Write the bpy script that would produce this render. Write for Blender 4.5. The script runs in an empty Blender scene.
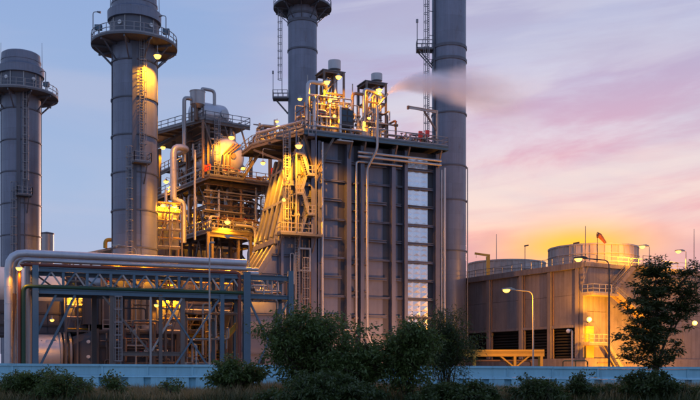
import bpy, math, random
import numpy as np
from mathutils import Vector, Matrix
random.seed(11)
R = math.radians
sc = bpy.context.scene
col = sc.collection

# ------------------------------------------------------------------ camera
CAMZ, FPX, HOR = 1.7, 900.0, 370.0          # eye height, focal length and horizon line in photo pixels
cam = bpy.data.cameras.new('Camera')
cam.sensor_width = 36.0
cam.lens = 36.0 * FPX / 700.0
cam.shift_y = (HOR - 200.0) / 700.0
cam.clip_start, cam.clip_end = 0.5, 4000.0
camo = bpy.data.objects.new('Camera', cam)
camo.location = (0, 0, CAMZ); camo.rotation_euler = (R(90), 0, 0)
col.objects.link(camo); sc.camera = camo

# ------------------------------------------------------------------ node helper
def s2l(c):
    return tuple(((v / 255.0) / 12.92 if v / 255.0 <= 0.04045 else ((v / 255.0 + 0.055) / 1.055) ** 2.4) for v in c)

class NT:
    """tiny expression builder for node trees"""
    def __init__(s, nt): s.nt = nt
    def n(s, t, **kw):
        x = s.nt.nodes.new(t)
        for k, v in kw.items(): setattr(x, k, v)
        return x
    def put(s, sock, v):
        if isinstance(v, bpy.types.NodeSocket): s.nt.links.new(v, sock)
        elif v is not None: sock.default_value = v
    def m(s, op, a, b=None, c=None, clamp=False):
        x = s.n('ShaderNodeMath', operation=op, use_clamp=clamp)
        for i, v in enumerate((a, b, c)):
            if v is not None: s.put(x.inputs[i], v)
        return x.outputs[0]
    def sstep(s, v, a, b, to0=0.0, to1=1.0):
        x = s.n('ShaderNodeMapRange', interpolation_type='SMOOTHSTEP')
        s.put(x.inputs[0], v); s.put(x.inputs[1], a); s.put(x.inputs[2], b); s.put(x.inputs[3], to0); s.put(x.inputs[4], to1)
        return x.outputs[0]
    def mix(s, f, a, b, blend='MIX'):
        x = s.n('ShaderNodeMix', data_type='RGBA', blend_type=blend)
        def c4(v): return v if isinstance(v, bpy.types.NodeSocket) else tuple(v)[:3] + (1.0,)
        s.put(x.inputs[0], f); s.put(x.inputs[6], c4(a)); s.put(x.inputs[7], c4(b))
        return x.outputs[2]
    def ramp(s, f, stops):
        x = s.n('ShaderNodeValToRGB'); e = x.color_ramp.elements
        while len(e) < len(stops): e.new(0.5)
        for el, (p, c) in zip(e, stops): el.position = p; el.color = tuple(c)[:3] + (1.0,)
        s.put(x.inputs[0], f)
        return x.outputs[0]
    def noise(s, vec, scale, detail=4.0, rough=0.5, dist=0.0):
        x = s.n('ShaderNodeTexNoise')
        s.put(x.inputs['Vector'], vec); x.inputs['Scale'].default_value = scale
        x.inputs['Detail'].default_value = detail; x.inputs['Roughness'].default_value = rough
        x.inputs['Distortion'].default_value = dist
        return x.outputs[0]
    def xyz(s, a, b, c):
        x = s.n('ShaderNodeCombineXYZ')
        for i, v in enumerate((a, b, c)): s.put(x.inputs[i], v)
        return x.outputs[0]
    def sep(s, v):
        x = s.n('ShaderNodeSeparateXYZ'); s.put(x.inputs[0], v); return x.outputs

# ------------------------------------------------------------------ sky (dusk, clouded, afterglow low on the right)
SUN_AZ, SUN_EL = R(14.2), R(5.0)
w = bpy.data.worlds.new('World'); sc.world = w; w.use_nodes = True
w.node_tree.nodes.clear()
T = NT(w.node_tree)
out = T.n('ShaderNodeOutputWorld')
d = T.n('ShaderNodeTexCoord').outputs['Generated']
dx, dy, dz = T.sep(d)[:3]
el = T.m('ARCSINE', dz)
az = T.m('ARCTAN2', dx, dy)
hl = T.m('SQRT', T.m('ADD', T.m('MULTIPLY', dx, dx), T.m('ADD', T.m('MULTIPLY', dy, dy), 1e-6)))
cosd = T.m('DIVIDE', T.m('ADD', T.m('MULTIPLY', dx, math.sin(SUN_AZ + .06)), T.m('MULTIPLY', dy, math.cos(SUN_AZ + .06))), hl)
toward = T.sstep(cosd, 0.885, 0.998)
e01 = T.m('DIVIDE', el, R(60.0), clamp=True)
def deg(e): return e / 60.0
left = T.ramp(e01, [(0.0, s2l((182, 184, 212))), (deg(5), s2l((172, 186, 220))), (deg(11), s2l((163, 186, 223))),
                    (deg(22), s2l((146, 173, 219))), (deg(40), s2l((126, 156, 211))), (1.0, s2l((116, 147, 206)))])
right = T.ramp(e01, [(0.0, s2l((236, 168, 158))), (deg(8), s2l((246, 196, 184))), (deg(10.5), s2l((240, 210, 208))),
                     (deg(14), s2l((226, 212, 226))), (deg(18), s2l((196, 194, 224))), (deg(23), s2l((166, 178, 220))),
                     (deg(40), s2l((130, 158, 211))), (1.0, s2l((116, 147, 206)))])
base = T.mix(toward, left, right)
# cloud streaks: stretched along the horizon, climbing to the right
elt = T.m('SUBTRACT', el, T.m('MULTIPLY', az, 0.10))
cv = T.xyz(T.m('MULTIPLY', az, 2.2), T.m('MULTIPLY', elt, 10.0), 3.7)
n1 = T.noise(cv, 1.25, 7.0, 0.6, 0.5)
cv2 = T.xyz(T.m('MULTIPLY', az, 3.0), T.m('MULTIPLY', elt, 22.0), 9.1)
n2 = T.noise(cv2, 0.95, 6.0, 0.52, 0.4)
cl1 = T.m('MULTIPLY', T.sstep(n1, 0.43, 0.60), T.sstep(toward, -0.05, 0.8))
cl2 = T.m('MULTIPLY', T.sstep(n2, 0.45, 0.62), T.sstep(toward, 0.0, 0.9))
lowmask = T.sstep(el, R(21), R(9))
pink = T.mix(lowmask, s2l((170, 160, 200)), s2l((228, 142, 172)))
base = T.mix(T.m('MULTIPLY', cl1, 0.66), base, pink)
pale = T.mix(lowmask, s2l((216, 218, 236)), s2l((254, 234, 220)))
base = T.mix(T.m('MULTIPLY', cl2, 0.48), base, pale)
# faint streaks in the blue part
n3 = T.noise(T.xyz(T.m('MULTIPLY', az, 1.6), T.m('MULTIPLY', el, 7.0), 1.3), 1.7, 5.0, 0.5, 0.4)
base = T.mix(T.m('MULTIPLY', T.sstep(n3, 0.42, 0.68), 0.4), base, s2l((192, 194, 218)))
# low mauve cloud bank behind the cooling tower
bank_top = T.m('ADD', R(8.4), T.m('MULTIPLY', T.m('SUBTRACT', T.noise(T.xyz(T.m('MULTIPLY', az, 9.0), 0.0, 4.4), 1.6, 5.0), 0.5), R(2.6)))
bank = T.m('MULTIPLY', T.sstep(T.m('SUBTRACT', bank_top, el), -0.006, 0.012), T.sstep(toward, 0.05, 0.7))
base = T.mix(T.m('MULTIPLY', bank, 0.62), base, s2l((203, 156, 178)))
# afterglow
gx = T.m('DIVIDE', T.m('SUBTRACT', az, SUN_AZ), R(4.2)); gy = T.m('DIVIDE', T.m('SUBTRACT', el, R(7.6)), R(1.35))
g = T.m('EXPONENT', T.m('MULTIPLY', T.m('ADD', T.m('MULTIPLY', gx, gx), T.m('MULTIPLY', gy, gy)), -1.0))
base = T.mix(g, base, (1.35, 0.60, 0.03))
bg = T.n('ShaderNodeBackground'); T.put(bg.inputs[0], base); bg.inputs[1].default_value = 0.98
sky = T.n('ShaderNodeTexSky', sky_type='NISHITA', sun_disc=False, sun_elevation=R(1.5), sun_rotation=SUN_AZ)
bg2 = T.n('ShaderNodeBackground'); T.put(bg2.inputs[0], sky.outputs[0]); bg2.inputs[1].default_value = 0.012
add = T.n('ShaderNodeAddShader')
T.put(add.inputs[0], bg.outputs[0]); T.put(add.inputs[1], bg2.outputs[0]); T.put(out.inputs[0], add.outputs[0])

# ------------------------------------------------------------------ low sun, veiled
sun = bpy.data.lights.new('sun', 'SUN'); sun.energy = 1.3; sun.angle = R(4); sun.color = (1.0, 0.52, 0.34)
suno = bpy.data.objects.new('sun', sun); col.objects.link(suno)
sd = Vector((math.sin(SUN_AZ) * math.cos(SUN_EL), math.cos(SUN_AZ) * math.cos(SUN_EL), math.sin(SUN_EL)))
suno.rotation_euler = sd.to_track_quat('Z', 'Y').to_euler(); suno.location = sd * 200
vs = sc.view_settings
vs.view_transform = 'Standard'; vs.look = 'None'; vs.exposure = 0.0; vs.gamma = 1.0; vs.use_curve_mapping = False
sc.render.engine = 'CYCLES'
cy = sc.cycles
cy.use_denoising = True; cy.max_bounces = 9; cy.diffuse_bounces = 3; cy.glossy_bounces = 3; cy.transmission_bounces = 3
cy.volume_bounces = 8; cy.volume_step_rate = 1.0; cy.sample_clamp_indirect = 4.0; cy.use_light_tree = True
cy.caustics_reflective = False; cy.caustics_refractive = False

# ------------------------------------------------------------------ materials
MATS = {}
def mat(name, c, rough=0.6, metal=0.0, var=0.25, streak=0.0, bump=0.0, scale=0.6, per=0.0, rust=0.0, rustc=(.12, .05, .02), plates=0.0):
    m = bpy.data.materials.new(name); m.use_nodes = True
    nt = m.node_tree; t = NT(nt); b = nt.nodes['Principled BSDF']
    pos = t.n('ShaderNodeNewGeometry').outputs['Position']
    n = t.noise(pos, scale, 6.0, 0.6)
    f = t.m('ADD', 1.0 - var, t.m('MULTIPLY', n, 2.0 * var))
    if streak:
        mp = t.n('ShaderNodeVectorMath', operation='MULTIPLY'); t.put(mp.inputs[0], pos); mp.inputs[1].default_value = (2.6, 2.6, 0.09)
        st = t.noise(mp.outputs[0], 1.0, 5.0, 0.65)
        f = t.m('MULTIPLY', f, t.m('ADD', 1.0 - streak, t.m('MULTIPLY', st, 2.0 * streak)))
    if per:
        rn = t.n('ShaderNodeObjectInfo').outputs['Random']
        f = t.m('MULTIPLY', f, t.m('ADD', 1.0 - per, t.m('MULTIPLY', rn, 2.0 * per)))
    if plates:   # welded courses of plate, each a slightly different grey, with a thin seam
        ob = t.n('ShaderNodeTexCoord').outputs['Object']; ox_, oy_, oz_ = t.sep(ob)[:3]
        zi = t.m('DIVIDE', oz_, 2.25); ai = t.m('ADD', t.m('MULTIPLY', t.m('ARCTAN2', oy_, ox_), .9549), t.m('MULTIPLY', t.m('FLOOR', zi), .37))
        wn = t.n('ShaderNodeTexWhiteNoise'); t.put(wn.inputs['Vector'], t.xyz(t.m('FLOOR', ai), t.m('FLOOR', zi), 1.0))
        f = t.m('MULTIPLY', f, t.m('ADD', 1.0 - plates, t.m('MULTIPLY', wn.outputs[0], 2.0 * plates)))
        sm_ = t.m('MINIMUM', t.sstep(t.m('FRACT', zi), 0.0, .02, .72, 1.0), t.sstep(t.m('FRACT', ai), 0.0, .02, .78, 1.0))
        f = t.m('MULTIPLY', f, sm_)
    cc = t.n('ShaderNodeVectorMath', operation='SCALE'); cc.inputs[0].default_value = c; t.put(cc.inputs[3], f)
    colr = cc.outputs[0]
    if rust:
        mp2 = t.n('ShaderNodeVectorMath', operation='MULTIPLY'); t.put(mp2.inputs[0], pos); mp2.inputs[1].default_value = (1.0, 1.0, .28)
        rn2 = t.noise(mp2.outputs[0], 1.5, 9.0, 0.72, 0.5)
        colr = t.mix(t.m('MULTIPLY', t.sstep(rn2, 0.55, 0.72), rust), colr, rustc)
    t.put(b.inputs['Base Color'], colr)
    fine = t.noise(pos, 5.0, 4.0, 0.6)
    t.put(b.inputs['Roughness'], t.m('ADD', max(0.05, rough - 0.12), t.m('MULTIPLY', fine, 0.24)))
    b.inputs['Metallic'].default_value = metal
    if bump:
        bp = t.n('ShaderNodeBump'); bp.inputs['Strength'].default_value = bump; bp.inputs['Distance'].default_value = 0.05
        t.put(bp.inputs['Height'], fine); t.put(b.inputs['Normal'], bp.outputs[0])
    MATS[name] = m
    return m
mat('stack_paint', (.165, .185, .245), .42, .3, .18, .28, rust=.5, rustc=(.11, .085, .08), plates=.09)
mat('stack_dark', (.10, .11, .14), .55, .15, .2, .2)
mat('casing', (.130, .140, .190), .48, .2, .2, .22, per=.12, rust=.3, rustc=(.09, .06, .05))
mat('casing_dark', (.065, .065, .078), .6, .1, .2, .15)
mat('steel', (.15, .125, .115), .55, .3, .3, .1, per=.12, rust=.3)
mat('steel_dark', (.06, .056, .058), .6, .2, .3, per=.15)
mat('steel_pale', (.34, .33, .33), .45, .5, .2, .1, per=.12)
mat('steel_blue', (.085, .15, .205), .5, .1, .2, .12, per=.1, rust=.12)
mat('deck', (.12, .125, .14), .65, .3, .25)
mat('rail_steel', (.24, .24, .26), .5, .5, .15)
mat('clad', (.50, .50, .53), .45, .6, .2, .15, per=.08, rust=.25, rustc=(.25, .2, .17))
mat('clad_dull', (.42, .41, .42), .42, .55, .2, .15, per=.1)
mat('mirror_clad', (.66, .70, .76), .30, .95, .12, .1, per=.08)
mat('pipe_red', (.20, .055, .035), .5, .1, .2, per=.1)
mat('pipe_green', (.018, .06, .03), .5, .1, .2)
mat('pipe_brown', (.20, .125, .085), .5, .3, .25, .1, per=.25)
mat('yellow_paint', (.48, .30, .035), .5, .05, .2, .1, rust=.25)
mat('red_paint', (.42, .02, .02), .45, .0, .1)
mat('orange_cloth', (.60, .16, .05), .8, .0, .15)
mat('concrete', (.195, .172, .176), .85, .0, .32, .55, bump=.4, per=.08, rust=.7, rustc=(.085, .075, .07))
mat('concrete_dark', (.14, .128, .12), .9, .0, .25, .25)
mat('void', (.018, .017, .018), .9, .0, .2)
mat('fan_grp', (.46, .40, .37), .6, .0, .25, .3, per=.16, rust=.4, rustc=(.18, .15, .13))
mat('wall_blue', (.32, .64, .78), .7, .0, .12, .2, bump=.2, per=.07, rust=.35, rustc=(.12, .2, .23))
mat('ground', (.075, .075, .04), .95, .0, .4, bump=.4, scale=.25)
mat('yard', (.16, .15, .14), .9, .0, .25)
mat('bark', (.07, .05, .035), .9, .0, .35, bump=.5, scale=4)
mat('white_paint', (.62, .62, .62), .45, .1, .1, .1)
mat('glass_panel', (.03, .05, .08), .08, .3, .05)
mat('fire_red', (.5, .03, .02), .4)

def glow(name, c, s):
    m = bpy.data.materials.new(name); m.use_nodes = True
    b = m.node_tree.nodes['Principled BSDF']
    b.inputs['Base Color'].default_value = (.8, .7, .5, 1)
    b.inputs['Emission Color'].default_value = c + (1,); b.inputs['Emission Strength'].default_value = s
    m.cycles.emission_sampling = 'NONE'
    MATS[name] = m
glow('sodium_glow', (1.0, .44, .05), 5.0)
glow('window_glow', (1.0, .60, .10), 1.6)

def leafmat(name, c1, c2, tr=.35):
    m = bpy.data.materials.new(name); m.use_nodes = True
    nt = m.node_tree; t = NT(nt); nt.nodes.clear()
    o = t.n('ShaderNodeOutputMaterial')
    g = t.n('ShaderNodeNewGeometry')
    n = t.noise(g.outputs['Position'], .9, 3.0)
    f = t.m('ADD', t.m('MULTIPLY', g.outputs['Random Per Island'], .65), t.m('MULTIPLY', n, .5), clamp=True)
    c = t.mix(f, c1, c2)
    b = t.n('ShaderNodeBsdfPrincipled'); t.put(b.inputs['Base Color'], c); b.inputs['Roughness'].default_value = .55
    tl = t.n('ShaderNodeBsdfTranslucent'); t.put(tl.inputs[0], c)
    mx = t.n('ShaderNodeMixShader'); mx.inputs[0].default_value = tr
    t.put(mx.inputs[1], b.outputs[0]); t.put(mx.inputs[2], tl.outputs[0]); t.put(o.inputs[0], mx.outputs[0])
    MATS[name] = m
leafmat('leaf_bush', (.035, .065, .016), (.14, .20, .05))
leafmat('leaf_dark', (.026, .046, .014), (.09, .13, .034))
leafmat('leaf_tree', (.028, .040, .010), (.085, .10, .025))
leafmat('dry_grass', (.14, .11, .045), (.34, .26, .12), .3)
leafmat('green_grass', (.03, .045, .012), (.08, .09, .03), .3)

# ------------------------------------------------------------------ mesh builder
class MB:
    def __init__(s): s.v = []; s.f = []; s.sm = []
    def add(s, vs, fs, smooth=False):
        o = len(s.v); s.v.extend([tuple(p) for p in vs]); s.f.extend([tuple(i + o for i in f) for f in fs])
        s.sm.extend([smooth] * len(fs)); return s
    def box(s, x0, x1, y0, y1, z0, z1):
        return s.add([(x0, y0, z0), (x1, y0, z0), (x1, y1, z0), (x0, y1, z0), (x0, y0, z1), (x1, y0, z1), (x1, y1, z1), (x0, y1, z1)],
                     [(0, 3, 2, 1), (4, 5, 6, 7), (0, 1, 5, 4), (1, 2, 6, 5), (2, 3, 7, 6), (3, 0, 4, 7)])
    def beam(s, p, q, w, h=None, up=(0, 0, 1)):
        h = w if h is None else h
        p, q = Vector(p), Vector(q); a = (q - p)
        if a.length < 1e-6: return s
        a.normalize(); u = Vector(up)
        if abs(a.dot(u)) > .98: u = Vector((0, 1, 0))
        sx = a.cross(u).normalized(); uz = sx.cross(a)
        vs = []
        for c in (p, q):
            for i, j in ((-1, -1), (1, -1), (1, 1), (-1, 1)): vs.append(c + sx * (i * w / 2) + uz * (j * h / 2))
        return s.add(vs, [(3, 2, 1, 0), (4, 5, 6, 7), (0, 1, 5, 4), (1, 2, 6, 5), (2, 3, 7, 6), (3, 0, 4, 7)])
    def ibeam(s, p, q, w, h, t=.06, up=(0, 0, 1)):
        p, q = Vector(p), Vector(q); a = (q - p)
        if a.length < 1e-6: return s
        a.normalize(); u = Vector(up)
        if abs(a.dot(u)) > .98: u = Vector((0, 1, 0))
        sx = a.cross(u).normalized(); uz = sx.cross(a)
        o = uz * (h / 2 - t / 2)
        s.beam(p + o, q + o, w, t, uz); s.beam(p - o, q - o, w, t, uz)
        i = uz * 0
        return s.beam(p, q, t, h - 2 * t - .002, uz)
    def tube(s, pts, r, n=8, smooth=True, caps=True):
        pts = [Vector(p) for p in pts]
        rs = r if isinstance(r, (list, tuple)) else [r] * len(pts)
        prev = None; rings = []
        for i, p in enumerate(pts):
            if i == 0: t = pts[1] - p
            elif i == len(pts) - 1: t = p - pts[i - 1]
            else: t = (pts[i + 1] - p).normalized() + (p - pts[i - 1]).normalized()
            if t.length < 1e-9: t = Vector((0, 0, 1))
            t.normalize()
            if prev is None:
                ref = Vector((0, 0, 1)) if abs(t.z) < .9 else Vector((0, 1, 0))
                a = t.cross(ref).normalized()
            else:
                a = prev - t * prev.dot(t)
                if a.length < 1e-6: a = t.cross(Vector((0, 0, 1)))
                a.normalize()
            prev = a; b = t.cross(a)
            rings.append([p + (a * math.cos(2 * math.pi * k / n) + b * math.sin(2 * math.pi * k / n)) * rs[i] for k in range(n)])
        vs = [v for rg in rings for v in rg]; fs = []
        for i in range(len(pts) - 1):
            for k in range(n):
                k2 = (k + 1) % n
                fs.append((i * n + k, i * n + k2, (i + 1) * n + k2, (i + 1) * n + k))
        s.add(vs, fs, smooth)
        if caps:
            s.add(rings[0], [tuple(range(n - 1, -1, -1))]); s.add(rings[-1], [tuple(range(n))])
        return s
    def lathe(s, prof, n=32, axis='z', c=(0, 0, 0), smooth=True):
        """prof: list of (r, h); each segment gets own verts so edges stay crisp"""
        def P(r, h, k):
            a = 2 * math.pi * k / n; x, y = r * math.cos(a), r * math.sin(a)
            if axis == 'z': return (c[0] + x, c[1] + y, c[2] + h)
            if axis == 'x': return (c[0] + h, c[1] + x, c[2] + y)
            return (c[0] + y, c[1] + h, c[2] + x)
        for i in range(len(prof) - 1):
            (r0, h0), (r1, h1) = prof[i], prof[i + 1]
            vs = [P(r0, h0, k) for k in range(n)] + [P(r1, h1, k) for k in range(n)]
            s.add(vs, [(k, (k + 1) % n, n + (k + 1) % n, n + k) for k in range(n)], smooth)
        return s
    def dome(s, r, depth, n=32, m=8, axis='z', c=(0, 0, 0), sign=1):
        pr = [(r * math.cos(math.pi / 2 * i / m), sign * depth * math.sin(math.pi / 2 * i / m)) for i in range(m)] + [(.001, sign * depth)]
        # shared-vertex lathe for a smooth head
        vs = []; fs = []
        for (rr, h) in pr:
            for k in range(n):
                a = 2 * math.pi * k / n; x, y = rr * math.cos(a), rr * math.sin(a)
                vs.append((c[0] + x, c[1] + y, c[2] + h) if axis == 'z' else (c[0] + h, c[1] + x, c[2] + y) if axis == 'x' else (c[0] + y, c[1] + h, c[2] + x))
        for i in range(m):
            for k in range(n): fs.append((i * n + k, i * n + (k + 1) % n, (i + 1) * n + (k + 1) % n, (i + 1) * n + k))
        return s.add(vs, fs, True)
    def prism(s, poly, y0, y1):
        """poly of (x,z), extruded along y"""
        n = len(poly)
        vs = [(x, y0, z) for x, z in poly] + [(x, y1, z) for x, z in poly]
        return s.add(vs, [tuple(range(n)), tuple(range(2 * n - 1, n - 1, -1))] + [(i, n + i, n + (i + 1) % n, (i + 1) % n) for i in range(n)])
    def slab(s, poly, z0, z1):
        n = len(poly)
        vs = [(x, y, z0) for x, y in poly] + [(x, y, z1) for x, y in poly]
        return s.add(vs, [tuple(range(n - 1, -1, -1)), tuple(range(n, 2 * n))] + [(i, (i + 1) % n, n + (i + 1) % n, n + i) for i in range(n)])
    def mesh(s, name):
        me = bpy.data.meshes.new(name); me.from_pydata(s.v, [], s.f)
        me.polygons.foreach_set('use_smooth', s.sm); me.update(); return me
    def build(s, name, m, parent=None):
        me = s.mesh(name); me.materials.append(MATS[m] if isinstance(m, str) else m)
        o = bpy.data.objects.new(name, me); col.objects.link(o)
        if parent: o.parent = parent
        return o

def tag(o, label, cat, group=None, kind=None):
    o['label'] = label; o['category'] = cat
    if group: o['group'] = group
    if kind: o['kind'] = kind
    return o
def thing(name, label, cat, loc=(0, 0, 0), rz=0.0, group=None):
    o = bpy.data.objects.new(name, None); o.empty_display_size = .3; col.objects.link(o)
    o.location = loc; o.rotation_euler = (0, 0, rz)
    return tag(o, label, cat, group)
def inst(src, parent, loc=(0, 0, 0), rz=0.0):
    o = bpy.data.objects.new(src.name.split('.')[0], src.data); col.objects.link(o)
    o.parent = parent; o.location = loc; o.rotation_euler = (0, 0, rz); return o
def copy_tree(o, parent=None):
    c = o.copy(); col.objects.link(c); c.parent = parent
    for ch in list(o.children): copy_tree(ch, c)
    return c
def fillet(pts, rb, seg=4):
    pts = [Vector(p) for p in pts]; o = [pts[0]]
    for i in range(1, len(pts) - 1):
        p, a, b = pts[i], pts[i - 1], pts[i + 1]
        r_ = min(rb, (a - p).length * .49, (b - p).length * .49)
        d0 = (a - p).normalized() * r_; d1 = (b - p).normalized() * r_
        for k in range(seg + 1):
            t = k / seg; o.append((p + d0) * (1 - t) ** 2 + p * 2 * t * (1 - t) + (p + d1) * t * t)
    o.append(pts[-1]); return o
def pipe(name, pts, r, m, parent, rb=None, n=10, flanges=False):
    mb = MB(); P = fillet(pts, rb if rb else r * 3); mb.tube(P, r, n)
    if flanges:
        for i in range(len(pts) - 1):
            a, b = Vector(pts[i]), Vector(pts[i + 1]); L = (b - a).length; k = 1.6
            dd = (b - a).normalized()
            while k < L - 1:
                c = a + dd * k; mb.tube([c - dd * .04, c + dd * .04], r * 1.05, n, False); k += 1.6
    return mb.build(name, m, parent)

def W(px, py, Y):  # photo pixel at depth Y -> world
    return Vector(((px - 350.0) / FPX * Y, Y, CAMZ + (HOR - py) * Y / FPX))
class Fr:
    """a local frame on the ground: x along u, y away from the camera, z up"""
    def __init__(s, px, Y, dg):
        s.ox, s.oy, s.a = (px - 350.0) / FPX * Y, Y, R(dg)
        s.u = (math.cos(s.a), math.sin(s.a)); s.v = (-math.sin(s.a), math.cos(s.a))
    @property
    def loc(s): return (s.ox, s.oy, 0)
    def depth(s, x, y): return s.oy + x * s.u[1] + y * s.v[1]
    def at(s, px, py, c=0.0):       # on plane y = c
        a = (px - 350.0) / FPX
        x = (a * (s.oy + c * s.v[1]) - s.ox - c * s.v[0]) / (s.u[0] - a * s.u[1])
        return Vector((x, c, CAMZ + (HOR - py) * s.depth(x, c) / FPX))
    def atx(s, px, py, c=0.0):      # on plane x = c
        a = (px - 350.0) / FPX
        y = (a * (s.oy + c * s.u[1]) - s.ox - c * s.u[0]) / (s.v[0] - a * s.v[1])
        return Vector((c, y, CAMZ + (HOR - py) * s.depth(c, y) / FPX))
    def X(s, px, c=0.0): return s.at(px, 300, c).x
    def Z(s, px, py, c=0.0): return s.at(px, py, c).z
    def world(s, p): return Vector((s.ox + p[0] * s.u[0] + p[1] * s.v[0], s.oy + p[0] * s.u[1] + p[1] * s.v[1], p[2]))
    def local(s, p):
        dx_, dy_ = p[0] - s.ox, p[1] - s.oy
        return Vector((dx_ * s.u[0] + dy_ * s.u[1], dx_ * s.v[0] + dy_ * s.v[1], p[2]))

# ------------------------------------------------------------------ shared builders
def railing(pts, parent, h=1.1, r=.03, step=1.5, m='rail_steel', name='railing', toe=True, closed=False):
    mb = MB(); pts = [Vector(p) for p in pts]
    if closed: pts = pts + [pts[0]]
    U = Vector((0, 0, 1))
    for a, b in zip(pts[:-1], pts[1:]):
        L = (b - a).length; k = max(1, round(L / step))
        for hh in (h, h * .52): mb.beam(a + U * hh, b + U * hh, 2 * r)
        if toe: mb.beam(a + U * .08, b + U * .08, .02, .14)
        for i in range(k + 1): p = a.lerp(b, i / k); mb.beam(p, p + U * h, 2 * r)
    return mb.build(name, m, parent)
def ladder(x, y, z0, z1, nrm, parent, cage=True, m='rail_steel', wd=.5, cage_from=2.2, r=.03):
    """vertical ladder at (x,y); nrm = outward unit vector (2d)"""
    nx, ny = nrm; tx, ty = -ny, nx
    mb = MB()
    for s_ in (-1, 1):
        mb.beam((x + tx * wd / 2 * s_, y + ty * wd / 2 * s_, z0), (x + tx * wd / 2 * s_, y + ty * wd / 2 * s_, z1), 2.2 * r)
    k = z0 + .15
    while k < z1:
        mb.beam((x - tx * wd / 2, y - ty * wd / 2, k), (x + tx * wd / 2, y + ty * wd / 2, k), 1.3 * r); k += .33
    o = mb.build('ladder', m, parent)
    if cage:
        cb = MB(); rad = .42; ang = [-.15 + (math.pi + .3) * i / 8 for i in range(9)]
        def cp(a, z): return (x + nx * (.32 + rad * math.sin(a)) + tx * rad * math.cos(a), y + ny * (.32 + rad * math.sin(a)) + ty * rad * math.cos(a), z)
        k = z0 + cage_from
        while k < z1 + .9:
            pts = [(x + tx * wd / 2, y + ty * wd / 2, k)] + [cp(a, k) for a in ang] + [(x - tx * wd / 2, y - ty * wd / 2, k)]
            for a, b in zip(pts[:-1], pts[1:]): cb.beam(a, b, .03, .09)
            k += 1.25
        for i in (0, 2, 4, 6, 8): cb.beam(cp(ang[i], z0 + cage_from), cp(ang[i], min(k - 1.25, z1 + .9)), .045)
        cb.build('cage', m, o)
    return o
def valve(p, parent, s=.25, m='steel_pale', wheel='red_paint'):
    mb = MB(); x, y, z = p
    mb.lathe([(.001, -s), (s * .7, -s), (s * .7, -s * .7), (s * .45, -s * .6), (s * .55, 0), (s * .45, s * .6), (s * .7, s * .7), (s * .7, s), (.001, s)], 8, 'x', (x, y, z))
    mb.tube([(x, y, z), (x, y, z + s * 1.8)], s * .16, 6)
    o = mb.build('valve', m, parent)
    hb = MB(); c = (x, y, z + s * 1.8); n = 10
    ring = [(c[0] + s * .7 * math.cos(2 * math.pi * k / n), c[1] + s * .7 * math.sin(2 * math.pi * k / n), c[2]) for k in range(n + 1)]
    hb.tube(ring, s * .09, 4, caps=False)
    hb.beam(ring[0], ring[5], s * .1); hb.beam((c[0], c[1] - s * .7, c[2]), (c[0], c[1] + s * .7, c[2]), s * .1)
    hb.build('handwheel', wheel, o)
    return o
def clutter(parent, x0, x1, y0, y1, z0, z1, n, rng, rmin=.05, rmax=.16, mats=('pipe_brown', 'steel_pale', 'clad_dull'), vfrac=.5, zfree=False):
    """orthogonal pipework between two levels, every run and valve a part of its own"""
    for i in range(n):
        r_ = rng.uniform(rmin, rmax)
        p = [rng.uniform(x0, x1), rng.uniform(y0, y1), z0 if not zfree else rng.uniform(z0, z1)]
        pts = [tuple(p)]; k = rng.randint(2, 5); ax = 2
        for j in range(k):
            q = list(p)
            if ax == 2: q[2] = rng.uniform(z0 + (z1 - z0) * .15, z1)
            elif ax == 0: q[0] = rng.uniform(x0, x1)
            else: q[1] = rng.uniform(y0, y1)
            if abs(q[ax] - p[ax]) > r_ * 5: pts.append(tuple(q)); p = q
            ax = rng.choice([a for a in (0, 0, 1, 2, 2) if a != ax])
        if len(pts) < 2: continue
        pipe('pipe', pts, r_, rng.choice(mats), parent, n=7)
        if rng.random() < vfrac:
            a, b = Vector(pts[0]), Vector(pts[1]); valve(a.lerp(b, rng.uniform(.4, .9)), parent, rng.uniform(.18, .34), rng.choice(('steel_pale', 'clad_dull', 'steel')))
def stair(name, p, q, wd, parent, m='steel', tread='deck', rail=True, side=(0, 1, 0), n=None, deep=.25):
    """straight flight from p (bottom) to q (top); width along 'side'"""
    p, q = Vector(p), Vector(q); sdv = Vector(side).normalized() * wd
    st = MB(); st.beam(p, q, .06, deep); st.beam(p + sdv, q + sdv, .06, deep); o = st.build(name, m, parent)
    n = n or max(3, int(abs(q.z - p.z) / .24)); tb = MB()
    run = (q - p); run.z = 0; run = run.normalized() * .13
    for i in range(n):
        c = p.lerp(q, (i + .5) / n); tb.add([c - run, c + run, c + run + sdv, c - run + sdv, c - run + Vector((0, 0, .04)), c + run + Vector((0, 0, .04)), c + run + sdv + Vector((0, 0, .04)), c - run + sdv + Vector((0, 0, .04))],
               [(0, 3, 2, 1), (4, 5, 6, 7), (0, 1, 5, 4), (1, 2, 6, 5), (2, 3, 7, 6), (3, 0, 4, 7)])
    tb.build('treads', tread, o)
    if rail:
        rb = MB(); U = Vector((0, 0, 1))
        for off in (Vector((0, 0, 0)), sdv):
            for hh in (1.0, .55): rb.beam(p + off + U * hh, q + off + U * hh, .05)
            k = max(2, int((q - p).length / 1.4))
            for i in range(k + 1): c = p.lerp(q, i / k) + off; rb.beam(c, c + U, .05)
        rb.build('handrail', 'rail_steel', o)
    return o
SOD = (1.0, .345, .006)
def lampsrc(p, power, parent=None, c=SOD, r=.18, spot=None):
    if spot:
        L = bpy.data.lights.new('sodium_light', 'SPOT'); L.spot_size = R(spot[1]); L.spot_blend = .4
    else: L = bpy.data.lights.new('sodium_light', 'POINT')
    L.energy = power * 1.6; L.color = c; L.shadow_soft_size = r
    o = bpy.data.objects.new('sodium_light', L); col.objects.link(o); o.location = p
    if spot: o.rotation_euler = Vector(spot[0]).to_track_quat('-Z', 'Y').to_euler()
    if parent: o.parent = parent
    return o
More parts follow.
